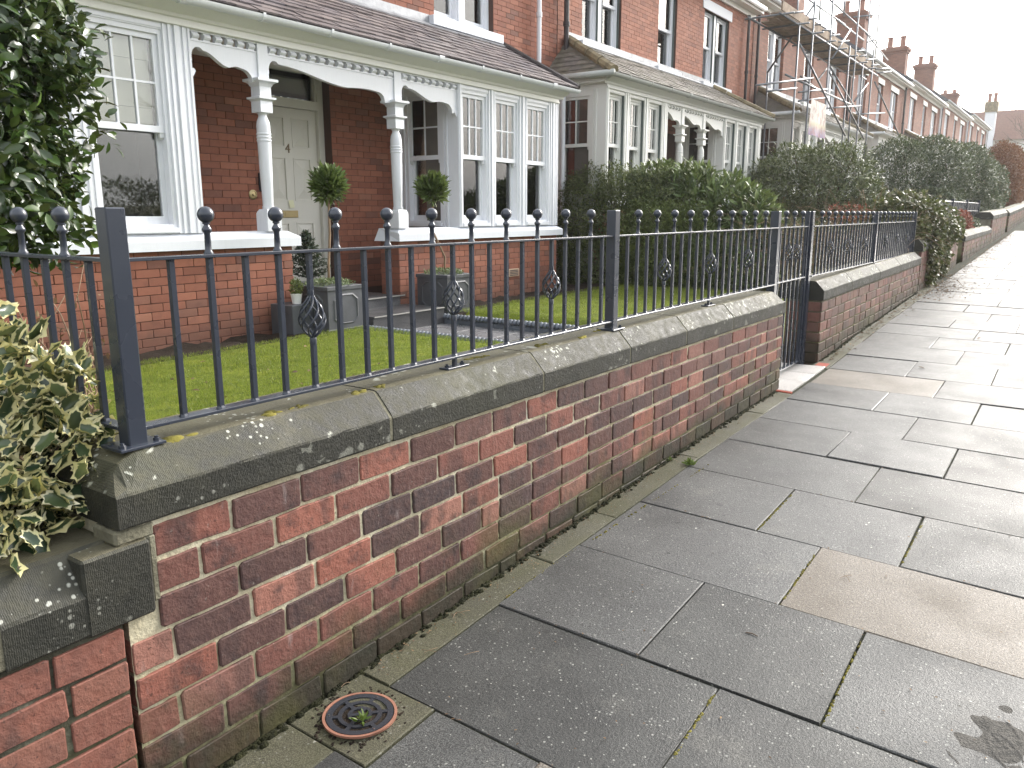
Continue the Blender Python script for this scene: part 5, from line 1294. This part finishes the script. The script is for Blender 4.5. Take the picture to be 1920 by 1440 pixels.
tw = thing('bare_shrub', 'leafless tangle of brown twigs behind the corner railings', 'shrub', (1.56, 3.2, .35))
q = MB(); R_ = random.Random(5)
for i in range(230):
    b = Vector((1.56 + R_.uniform(-.22, .14), 3.2 + R_.uniform(-.35, .4), .36)); d = Vector((R_.uniform(-.6, .35), R_.uniform(-.5, .5), 1)).normalized(); L = R_.uniform(.4, 1.05); pts = []; p = b
    for k in range(7):
        pts.append(p.copy()); d = (d + Vector((R_.uniform(-.6, .5), R_.uniform(-.6, .6), R_.uniform(-.5, .3)))).normalized(); p = p + d * L / 6
        if p.x > .52 * p.y - .04: p.x = .52 * p.y - .04; d.x = -abs(d.x)
    r0 = R_.uniform(.003, .008); q.path(pts, [r0 * (1 - .7 * k / 6) for k in range(7)], 5)
q.build('twig', bark_pale, tw, smooth=True)
p_, o_ = sample([(1.5, 3.2, .9, .22, .35, .35)], 130, .3); foliage(tw, 'leaf', T_CAM, lf_dead, p_, o_, .03, .1, .9, stuffname='leaf')

# planters with bay trees, pots by the door
def planter(x, y, label, tlabel, cpx, seed, plant_h):
    t = thing('planter', label, 'planter', (x, y, .335)); w = .235; z0, z1 = .335, .80
    q = MB(); q.cbox(x - w, x + w, y - w, y + w, z0 + .03, z1 - .03, .004); q.build('box', planter_mat, t)
    q = MB(); q.cbox(x - w - .012, x + w + .012, y - w - .012, y + w + .012, z1 - .04, z1, .004); q.build('rim', planter_mat, t)
    q = MB(); q.cbox(x - w - .01, x + w + .01, y - w - .01, y + w + .01, z0, z0 + .04, .004); q.build('foot', planter_mat, t)
    oc = [(-.17, -.10), (-.17, .10), (-.10, .155), (.10, .155), (.17, .10), (.17, -.10), (.10, -.155), (-.10, -.155)]; zc = (z0 + z1) / 2
    for face in range(2):
        q = MB(); n = 8; V = []
        for s_, dd in ((1, 0), (.90, .008), (.86, 0)):
            for a, b in oc: V.append((x + a * s_, y - w - dd, zc + b * s_) if face == 0 else (x - w - dd, y + a * s_, zc + b * s_))
        q.add(V, [(k * 8 + i, k * 8 + (i + 1) % 8, k * 8 + 8 + (i + 1) % 8, k * 8 + 8 + i) for k in range(2) for i in range(8)]); q.build('panel_moulding', planter_mat, t)
    s = thing('bedding_plants', tlabel[1], 'plant', (x, y, .79))
    p, o = sample([(x, y, .80, .235, .235, .055)], 900, .2, .1); foliage(s, 'leaf', T_MID, lf_sedum, p, o, .036, .5, .8, stuffname='leaf')
    b = thing('bay_tree', tlabel[0], 'tree', (x, y, .80)); c = onY(*cpx, y); c.x = x + (c.x - x) * .8
    st = MB(); st.path([(x, y, .78), (x + .01, y, 1.0), (c.x - .01, y, 1.3), (c.x, y, c.z)], [.014, .012, .012, .009], 8); st.build('trunk', bark_pale, b, smooth=True)
    p, o = sample([(c.x, y, c.z - .02, .13, .13, .13)], 950, .3, .14, .35)
    foliage(b, 'leaf', T_LONG, lf_bay, p, o, .105, .75, .5, stuffname='crown', flat=.2); return t
planter(5.60, 6.24, 'dark grey panelled planter beside the steps holding the taller bay tree', ('clipped bay tree ball on a tall bare stem in front of the cream door', 'pale green bedding plants round the foot of the taller bay tree'), (617, 345), 1, 1)
planter(7.45, 6.26, 'dark grey panelled planter against the brick bay holding the other bay tree', ('clipped bay tree ball in front of the white side window', 'pale green bedding plants round the bay tree by the brick bay'), (806, 352), 2, 1)
sx_, sy_ = onY(575, 480, 6.95).x, 6.95
t = thing('spruce_pot', 'zinc pot holding a small spruce by the front door', 'plant pot', (sx_, sy_, .556))
q = MB(); q.lathe([(.09, 0), (.12, .20), (.13, .20), (.13, .215), (.11, .215), (.10, .18)], (sx_, sy_, .557), 18); q.build('pot', pot_grey, t, smooth=40)
t2 = thing('spruce_tree', 'small blue-grey spruce tree standing in a zinc pot by the door', 'tree', (sx_, sy_, .76)); zt_ = onY(575, 430, 6.95).z
q = MB(); q.tube((sx_, sy_, .74), (sx_, sy_, zt_), .010, 6, .003); P_ = []; D_ = []
for k in range(70):
    f_ = (k / 70) ** .8; z = .80 + (zt_ - .84) * f_; L = .26 * (1 - f_) + .02; a = k * 2.4; e = Vector((sx_ + L * math.cos(a), sy_ + L * math.sin(a), z + .05 * (1 - f_) + .02)); q.tube((sx_, sy_, z), e, .004, 4, .002)
    for m in range(int(20 * (1 - f_)) + 6):
        u = random.random(); P_.append(Vector((sx_, sy_, z)).lerp(e, u)); D_.append(((e - Vector((sx_, sy_, z))).normalized() + Vector((random.uniform(-1, 1), random.uniform(-1, 1), random.uniform(-.6, 1))) * .9))
q.build('trunk', bark, t2)
P_ = np.array([tuple(p) for p in P_] * 3); D_ = np.array([tuple(p) for p in D_] * 3); foliage(t2, 'needles', T_MID, lf_spruce, P_, nrmz(D_), .042, 0, .8, stuffname='crown', tip=nrmz(D_))
q = MB(); q.cbox(5.10, 5.36, 6.22, 6.55, .315, .63, .006); solo(q, 'plinth', planter_mat, 'plain dark grey plinth against the brick pier by the steps', 'plinth', (5.23, 6.38, .315))
px0, py0 = onY(558, 555, 6.36).x, 6.36
t = thing('flower_pot', 'small pale pot with a green box plant standing on the plinth', 'plant pot', (5.25, 6.33, .63))
q = MB(); q.lathe([(.042, 0), (.055, .09), (.058, .09), (.058, .10), (.05, .10)], (5.25, 6.33, .631), 14); q.build('pot', offwhite, t, smooth=40)
p, o = sample([(5.25, 6.33, .79, .062, .062, .085)], 420, .25); foliage(t, 'leaf', T_MID, lf_yew, p, o, .028, .4, .8, stuffname='leaf')

# hedge between the two gardens
shrub('conifer_shrub', 'dark feathery conifer hedge against the end of the white bay', 'shrub', (12.0, 6.6, .4), [(11.95, 6.9, 1.35, .42, .55, .90), (11.9, 6.2, 1.35, .45, .6, .92), (12.0, 5.6, 1.25, .5, .55, .95), (11.85, 6.5, .7, .45, .9, .5)], T_MID, lf_conifer, 52000, .055, 0, .2, .9, .16, nst=14)
shrub('yew_shrub', 'rounded olive green yew at the back of the lawn', 'shrub', (11.6, 5.2, .38), [(11.55, 5.5, 1.15, .38, .62, .55), (11.6, 4.85, 1.05, .36, .5, .55), (11.55, 5.2, .65, .35, .9, .35)], T_MID, lf_yew, 24000, .05, 0, .35, .8, .14, nst=10)
shrub('rhododendron', 'bright leafy rhododendron in front of the aged white bay', 'shrub', (12.2, 4.9, .5), [(12.25, 5.75, 1.78, .4, .5, .48), (12.2, 5.15, 1.72, .45, .5, .52), (12.15, 4.55, 1.55, .45, .45, .52), (12.0, 4.1, 1.35, .4, .38, .48), (12.0, 4.4, .8, .5, .8, .55)], T_LONG, lf_rhodo, 7500, .155, 300, .55, .75, .18, nst=12)
tg = thing('bramble_tangle', 'tangle of bare brown brambles with red leaves behind the far railings', 'shrub', (11.9, 3.0, .5))
q = MB()
for i in range(420):
    b = Vector((11.9 + R_.uniform(-.35, .6), R_.uniform(1.95, 4.1), R_.uniform(.7, 1.2))); d = Vector((R_.uniform(-.5, .5), R_.uniform(-1, 1), R_.uniform(.1, 1))).normalized(); L = R_.uniform(.5, 1.2); pts = []; p = b
    for k in range(7):
        pts.append(p.copy()); d = (d + Vector((R_.uniform(-.5, .5), R_.uniform(-.6, .6), R_.uniform(-.55, .15)))).normalized(); p = p + d * L / 6
        if p.z > 1.78: d.z = -abs(d.z)
    r0 = R_.uniform(.003, .007); q.path(pts, [r0 * (1 - .7 * k / 6) for k in range(7)], 4)
q.build('twig', bark_pale, tg)
p, o = sample([(12.15, 3.4, 1.0, .4, .7, .42), (12.15, 2.5, 1.0, .4, .5, .42)], 7000, .25); foliage(tg, 'leaf', T_MID, lf_ivy, p, o, .05, .2, .9, stuffname='leaf_mass')
p, o = sample([(12.0, 2.75, 1.5, .3, .35, .14), (12.1, 2.45, 1.4, .25, .3, .2)], 420, .3); foliage(tg, 'red_leaf', T_MID, lf_red, p, o, .045, .3, .9, stuffname='red_leaf')
shrub('ivy', 'ivy and twiggy climber hanging over the tall mossy wall', 'climber', (12.6, 1.9, .55), [(12.2, 2.05, 1.42, .55, .42, .36), (13.0, 1.85, 1.32, .7, .32, .33), (13.9, 1.80, 1.25, .7, .25, .22), (12.25, 1.68, .95, .34, .10, .42), (13.4, 1.69, .92, .30, .07, .34), (12.8, 1.69, 1.15, .3, .08, .3), (11.75, 2.0, 1.2, .3, .3, .3)], T_IVY, lf_ivy, 15000, .055, 0, -.1, .7, .2, bark_pale, .2, .15, nst=30, sr=.008)
shrub('laurel_shrub', 'big rounded green laurel in front of the scaffolded house', 'shrub', (19.4, 5.2, .7), [(19.6, 5.75, 2.0, 1.15, 1.0, 1.05), (19.2, 4.7, 1.95, 1.15, .85, 1.08), (19.8, 6.4, 1.75, 1.0, .65, 1.0), (19.2, 4.3, 1.5, 1.0, .6, .9), (19.3, 5.2, 1.2, 1.3, 1.4, .6)], T_LONG, lf_laurel, 30000, .12, 300, .2, .8, .14, nst=12, sr=.04)
shrub('clipped_holly_hedge', 'large dark clipped evergreen bulging towards the pavement beyond the laurel', 'shrub', (24.5, 3.2, 1.0), [(22.8, 4.1, 2.25, 1.3, .9, 1.1), (24.0, 3.5, 2.3, 1.6, .95, 1.15), (26.0, 3.0, 2.3, 1.7, .8, 1.1), (28.0, 2.75, 2.15, 1.6, .7, .95), (23.2, 3.4, 1.6, 1.5, .9, .7), (26.5, 2.6, 1.6, 1.8, .6, .6)], T_MID, lf_laurel2, 60000, .085, 0, .25, .8, .10, nst=12, sr=.04, lump=.05)
shrub('red_shrub', 'small rusty red shrub growing over the low mossy wall', 'shrub', (17.9, 2.1, 1.0), [(17.9, 2.05, 1.32, .32, .22, .24), (18.3, 2.05, 1.22, .3, .2, .16)], T_MID, lf_red, 3000, .05, 0, .3, .9, .25, nst=10, sr=.008)
shrub('grey_shrub', 'low grey-green shrub beside the rusty red shrub on the wall', 'shrub', (19.3, 2.1, 1.0), [(19.3, 2.05, 1.25, .55, .2, .16)], T_MID, lf_laurel2, 1800, .06, 0, .3, .9, .25, nst=6, sr=.008)
shrub('beech_hedge', 'tall clipped brown beech hedge beyond the last garden wall', 'hedge', (33, 2.6, 1.3), [(30.6, 2.5, 2.5, 1.2, .62, 1.25), (32.5, 2.6, 2.5, 1.5, .7, 1.3), (35, 2.7, 2.6, 1.8, .8, 1.35), (38, 2.9, 2.7, 2, .9, 1.4), (31.5, 2.5, 1.7, 1.8, .6, .8)], T_MID, lf_beech, 42000, .085, 0, .1, .9, .10, nst=12, sr=.04, lump=.04)
def bare_tree(label, base, H, seed, spreadv=.5):
    t = thing('bare_tree', label, 'tree', base); R = random.Random(seed); q = MB(); q2 = MB()
    def grow(p, d, L, r, lv):
        pts = [p.copy()]
        for k in range(4):
            d = (d + Vector((R.uniform(-1, 1), R.uniform(-1, 1), R.uniform(-.3, .5))) * .16).normalized(); p = p + d * L / 4; pts.append(p.copy())
        (q if lv < 2 else q2).path(pts, [r * (1 - .12 * k) for k in range(5)], 5 if lv < 2 else 3, False)
        if lv >= 5: return
        for k in range(3 if lv < 4 else 2):
            nd = (d + Vector((R.uniform(-1, 1), R.uniform(-1, 1), R.uniform(-.2, .6))) * spreadv * 1.3).normalized(); grow(pts[R.choice((2, 3, 4))], nd, L * R.uniform(.6, .8), r * .55, lv + 1)
    grow(Vector(base), Vector((0, 0, 1)), H * .33, H * .022, 0); q.build('trunk', bark_far, t); q2.build('crown', bark_far, t); return t
bare_tree('leafless tree rising behind the far end of the terrace roofs', (104, 14.5, 4.5), 12.5, 3)
bare_tree('leafless tree standing to the street side of the white chimney house', (84, 4.6, 3.5), 9.5, 11, .6)
bare_tree('thin leafless tree behind the brown tiled roof', (112, 8.2, 4.5), 11, 19)

# across the road, mirrored in the window panes
for i, (x, y) in enumerate(((-3, -12.5), (6, -13.5), (20, -13.0), (29, -14))):
    bare_tree(('leafless street tree across the road opposite the corner railings', 'leafless street tree across the road opposite the white porch', 'leafless street tree across the road opposite the aged white bay', 'leafless street tree across the road opposite the scaffolding')[i], (x, y, zp(x, -1.45) - .2), 9, 40 + i, .6)
shrub('privet_hedge', 'long dark privet hedge on the other side of the road', 'hedge', (10, -11, .1), [(x, -11.0 + .3 * math.sin(x), 1.0 + .04 * x, 2.6, .9, 1.15) for x in (-8, -4.5, -1, 2.5, 6, 9.5, 13, 16.5, 20, 24, 28)], T_MID, lf_laurel2, 26000, .16, 0, .2, .9, .12, nst=10, sr=.04)

# ---------------------------------------------------------------- small things on wall and pavement
q = MB(); R_ = random.Random(9)
def lump(q, c, rx, ry, rz, n=9):
    V = [(c[0], c[1], c[2] + rz)]; k = 8
    for j in range(1, 3):
        for i in range(k):
            a = 2 * math.pi * i / k; rr = math.sin(j * math.pi / 4) * R_.uniform(.75, 1.15); V.append((c[0] + rx * rr * math.cos(a), c[1] + ry * rr * math.sin(a), c[2] + rz * math.cos(j * math.pi / 4) * R_.uniform(.7, 1.2) - (.002 if j == 2 else 0)))
    q.add(V, [(0, 1 + i, 1 + (i + 1) % k) for i in range(k)] + [(1 + i, 1 + k + i, 1 + k + (i + 1) % k, 1 + (i + 1) % k) for i in range(k)])
for (pxm, pym, s_) in ((520, 770, .05), (675, 733, .035), (720, 722, .03), (885, 672, .045), (905, 668, .03), (1010, 648, .04), (1090, 632, .04), (1020, 645, .03), (330, 822, .05), (560, 762, .03), (1120, 620, .03)):
    c = onZ(pxm, pym, .962)
    for k in range(5): lump(q, (c.x + R_.uniform(-1, 1) * s_, min(2.0, max(1.775, c.y + R_.uniform(-.4, .4) * s_)), .958), s_ * R_.uniform(.3, .7), s_ * R_.uniform(.2, .4), R_.uniform(.004, .010))
tag(q.build('moss', moss_mat, None, smooth=True), 'ochre moss cushions growing on top of the stone coping', 'moss', kind='stuff')
def on_pave(px, py):
    d = ray(px, py); lo, hi = 1e-5, .05
    for _ in range(60):
        m = (lo + hi) / 2; p = EYE + d * m
        if p.z > zp(p.x, p.y): lo = m
        else: hi = m
    return EYE + d * lo
# weeds at the foot of the wall and in the drain
def tuft(label, c, n, h, r):
    t = thing('weed', label, 'weed', c); P_ = np.array([(c.x + R_.uniform(-r, r), c.y + R_.uniform(-r, r) * .6, c.z) for _ in range(n)]); d = nrmz(np.stack([rng.normal(0, .8, n), rng.normal(0, .8, n), rng.uniform(.4, 1.2, n)], 1))
    R = frames(d, nrmz(rng.normal(size=(n, 3)))); o = link('leaf', cloud_mesh('leaf', T_LONG, P_, R, rng.uniform(.6, 1.2, n) * h, lf_weed), t); return t
tuft('green weed tuft in the gap between wall strip and paving slabs', on_pave(1293, 870), 46, .032, .028)
tuft('little grass tuft sprouting from the black drain grating', Vector((1.405, 1.52, zp(1.4, 1.52) + .006)), 16, .03, .012)
tuft('small weed sprouting at the brick base beyond the grass tuft', on_pave(1255, 862), 24, .022, .03)
# black damp moss and dirt at the wall foot; colour doubles as contact shade
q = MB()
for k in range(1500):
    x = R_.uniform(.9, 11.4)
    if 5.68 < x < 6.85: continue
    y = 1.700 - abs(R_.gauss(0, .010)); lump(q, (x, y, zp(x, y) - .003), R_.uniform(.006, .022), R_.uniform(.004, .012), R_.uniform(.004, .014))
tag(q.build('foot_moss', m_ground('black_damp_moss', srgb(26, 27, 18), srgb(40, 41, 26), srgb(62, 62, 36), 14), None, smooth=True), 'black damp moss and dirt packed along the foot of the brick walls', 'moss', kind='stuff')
# grit and dirt round the drain rim
q = MB()
for k in range(120):
    a = R_.uniform(0, 6.28); r_ = .108 + abs(R_.gauss(0, .012)); x, y = dc.x + r_ * math.cos(a), dc.y + r_ * math.sin(a)
    if y < 1.69: lump(q, (x, y, zp(x, y) - .002), R_.uniform(.003, .010), R_.uniform(.003, .009), R_.uniform(.002, .006))
tag(q.build('drain_dirt', soil_mat, None, smooth=True), 'dirt packed round the drain rim', 'dirt', kind='stuff')
# joint moss along some slab joints
q = MB()
for (a, b) in (((1528, 1040), (1463, 1133)), ((1615, 1200), (1547, 1352)), ((1487, 925), (1420, 992)), ((1731, 980), (1690, 1058)), ((1340, 1300), (1260, 1425)), ((1110, 1012), (1330, 870)), ((950, 1120), (1085, 1026))):
    A_, B_ = on_pave(*a), on_pave(*b)
    for k in range(46):
        p = A_.lerp(B_, R_.random()); lump(q, (p.x + R_.uniform(-.003, .003), p.y + R_.uniform(-.003, .003), zp(p.x, p.y) - .003), R_.uniform(.003, .008), R_.uniform(.003, .007), R_.uniform(.003, .006))
tag(q.build('joint_moss', moss_mat, None, smooth=True), 'yellow-green moss filling joints between the paving slabs', 'moss', kind='stuff')
# leaf litter: loose mass by the ivy, single leaves and twigs elsewhere
def flat_leaves(name, pts, size, mat, label):
    P_ = np.array([(p.x, p.y, zp(p.x, p.y) + .004) for p in pts]); n = len(P_); a = rng.uniform(0, 6.28, n)
    R = frames(np.stack([np.cos(a), np.sin(a), rng.uniform(-.05, .25, n)], 1), np.stack([rng.normal(0, .25, n), rng.normal(0, .25, n), np.ones(n)], 1))
    return tag(link(name, cloud_mesh(name, T_CAM, P_, R, rng.uniform(.5, 1.2, n) * size, mat)), label, 'leaves', kind='stuff')
pts = [Vector((R_.gauss(12.0, .55), 1.62 - abs(R_.gauss(0, .22)), 0)) for _ in range(420)] + [Vector((R_.uniform(12.5, 24), 1.62 - abs(R_.gauss(0, .14)), 0)) for _ in range(700)] + [Vector((R_.uniform(6.9, 11.5), 1.66 - abs(R_.gauss(0, .05)), 0)) for _ in range(160)]
flat_leaves('leaf_litter', pts, .035, lf_dead, 'loose brown leaf litter along the foot of the far walls')
pts = [on_pave(R_.uniform(700, 1920), R_.uniform(760, 1430)) for _ in range(110)] + [Vector((R_.uniform(1.6, 6), 1.685 - abs(R_.gauss(0, .035)), 0)) for _ in range(420)] + [Vector((1.57 + .565 * R_.randrange(12) + R_.gauss(0, .006), R_.uniform(-.2, 1.55), 0)) for _ in range(160)]
flat_leaves('leaf_scraps', [p for p in pts if p.y < 1.69], .011, lf_dead, 'tiny scattered scraps of leaf on the paving slabs')
for i, (px_, py_, lab) in enumerate(((1721, 690, 'single curled buff leaf lying on the paving beyond the gate'), (1840, 635, 'dark dead leaf lying on the bright paving by the ivy wall'), (1716, 583, 'dark crumpled leaf on the strip near the end of the far railings'), (1409, 1192, 'thin dark twig lying on a grey slab'))):
    p = on_pave(px_, py_); q = MB()
    if 'twig' in lab: q.path([(p.x, p.y + .02, p.z + .006), (p.x + .004, p.y, p.z + .007), (p.x - .002, p.y - .022, p.z + .006)], [.0015, .002, .0012], 6); m = bark
    else:
        s_ = .05; V, Fs, _ = T_CAM; A = R_.uniform(0, 6); q.add([(p.x + s_ * (v[0] * math.cos(A) - v[1] * math.sin(A)), p.y + s_ * (v[0] * math.sin(A) + v[1] * math.cos(A)), p.z + .010 + s_ * v[2]) for v in V], [tuple(f) for F_ in Fs for f in F_]); m = lf_dead
    solo(q, 'fallen_twig' if 'twig' in lab else 'fallen_leaf', m, lab, 'twig' if 'twig' in lab else 'leaf', tuple(p))
nl = MB()
for (px_, py_) in ((850, 1160), (862, 1150), (872, 1155), (700, 1235), (790, 1220), (795, 1225), (1575, 1085), (1583, 1080), (870, 1230), (640, 1290)):
    p = on_pave(px_, py_); a = R_.uniform(0, 6.28); L = R_.uniform(.03, .06); c = R_.uniform(-.4, .4)
    nl.path([(p.x + L * t_ * math.cos(a + c * t_), p.y + L * t_ * math.sin(a + c * t_), zp(p.x, p.y) + .003 + .004 * math.sin(3 * t_)) for t_ in (0, .25, .5, .75, 1)], .0009, 4)
tag(nl.build('pine_needles', bark_pale, None), 'fallen pine needles on the strip beside the drain', 'needles', kind='stuff')
# drying mud with boot marks on the slabs
mc = on_pave(1885, 1395); nM = 90; gm_ = np.linspace(-1, 1, nM); UX, UY = np.meshgrid(gm_, gm_, indexing='ij'); XX = mc.x + UX * .20; YY = mc.y + UY * .17
hN = np.zeros_like(UX)
for k in range(26):
    fx, fy, ph = rng.normal(0, 9), rng.normal(0, 9), rng.uniform(0, 6.28); hN += np.sin(UX * fx + UY * fy + ph) / (1 + math.hypot(fx, fy) * .09)
hN = (hN - hN.mean()) / hN.std(); rad = np.sqrt(UX ** 2 + UY ** 2)
hM = .0035 * (hN * .55 + .75 - rad * 1.5)
for ang, off in ((.6, -.25), (.6, .3)):                      # two boot prints pressed in
    u = (UX - off * .9) * math.cos(ang) + (UY - off * .2) * math.sin(ang); v = -(UX - off * .9) * math.sin(ang) + (UY - off * .2) * math.cos(ang); e = (u / .42) ** 2 + (v / .17) ** 2
    hM += np.where((e > .9) & (e < 1.5), .0022, 0) * (hN > -.4) + np.where((e < .8) & (np.sin(u * 46) > .2), .0015, 0) - np.where(e < .9, .001, 0)
ZZ = np.array([[zp(float(x), float(y)) for x, y in zip(r1, r2)] for r1, r2 in zip(XX, YY)]) + np.clip(hM, -.003, .006) * (rad < 1.0) - .003 * (rad >= .97)
ia = np.arange(nM * nM).reshape(nM, nM); Fq = np.stack([ia[:-1, :-1], ia[1:, :-1], ia[1:, 1:], ia[:-1, 1:]], -1).reshape(-1, 4)
tag(link('mud', np_mesh('mud', np.stack([XX, YY, ZZ], -1).reshape(-1, 3), [Fq], m_ground('wet_mud', srgb(92, 90, 86), srgb(108, 105, 100), srgb(126, 122, 116), 12), smooth=True)), 'patch of dark trodden mud with boot marks on the slabs', 'mud', kind='stuff')
# leaves on the lawn
pts = []
for (px_, py_) in [(R_.uniform(300, 900), R_.uniform(640, 760)) for _ in range(26)] + [(388, 680), (652, 638), (725, 650), (360, 735), (325, 715), (480, 690), (750, 676), (620, 690), (1130, 565), (1010, 575), (880, 690)]:
    pp = onZ(px_, py_, .37)
    if 1.1 < pp.x < 5.7 and 2.1 < pp.y < 6.0 or 7.4 < pp.x < 11.3 and 2.1 < pp.y < 6.0: pts.append(pp)
P_ = np.array([tuple(p) for p in pts]) + np.array([0, 0, .012]); n = len(P_); a = rng.uniform(0, 6.28, n); R = frames(np.stack([np.cos(a), np.sin(a), 0 * a + .1], 1), np.stack([rng.normal(0, .3, n), rng.normal(0, .3, n), np.ones(n)], 1))
tag(link('lawn_leaves', cloud_mesh('lawn_leaves', T_CAM, P_, R, rng.uniform(.02, .055, n), lf_dead)), 'a few brown leaves lying on the lawn', 'leaves', kind='stuff')

# ---------------------------------------------------------------- damp winter air in the low sun
HAZE = 0.0009
if HAZE > 0:
    q = MB(); q.box(-1300, 1500, -1300, 1300, -2.0, 16.0); hz = q.build('haze', None); tag(hz, 'thin pale winter haze in the street', 'haze', kind='stuff')
    hm = bpy.data.materials.new('haze'); hm.use_nodes = True; ht = hm.node_tree
    for n_ in list(ht.nodes):
        if n_.type != 'OUTPUT_MATERIAL': ht.nodes.remove(n_)
    pv = ht.nodes.new('ShaderNodeVolumePrincipled'); pv.inputs['Density'].default_value = HAZE; pv.inputs['Color'].default_value = (.97, .965, .955, 1); pv.inputs['Anisotropy'].default_value = .55
    out = [n_ for n_ in ht.nodes if n_.type == 'OUTPUT_MATERIAL'][0]; ht.links.new(pv.outputs[0], out.inputs['Volume']); hz.data.materials.append(hm)

GROUPS = {'terraced_house': 'houses of the brick terrace', 'garden_wall': 'low front garden walls along the pavement', 'railing_fence': 'railings round the front gardens', 'planter': 'planters beside the steps', 'bay_tree': 'clipped bay trees in planters', 'bedding_plants': 'bedding plants in the planters', 'rope_edging': 'rope edgings of the path', 'bare_tree': 'leafless trees', 'fallen_leaf': 'single fallen leaves', 'weed': 'small weeds at the wall foot'}
for o in list(scene.objects):
    k = o.name.split('.')[0]
    if o.parent is None and k in GROUPS and 'category' in o.keys(): o['group'] = GROUPS[k]
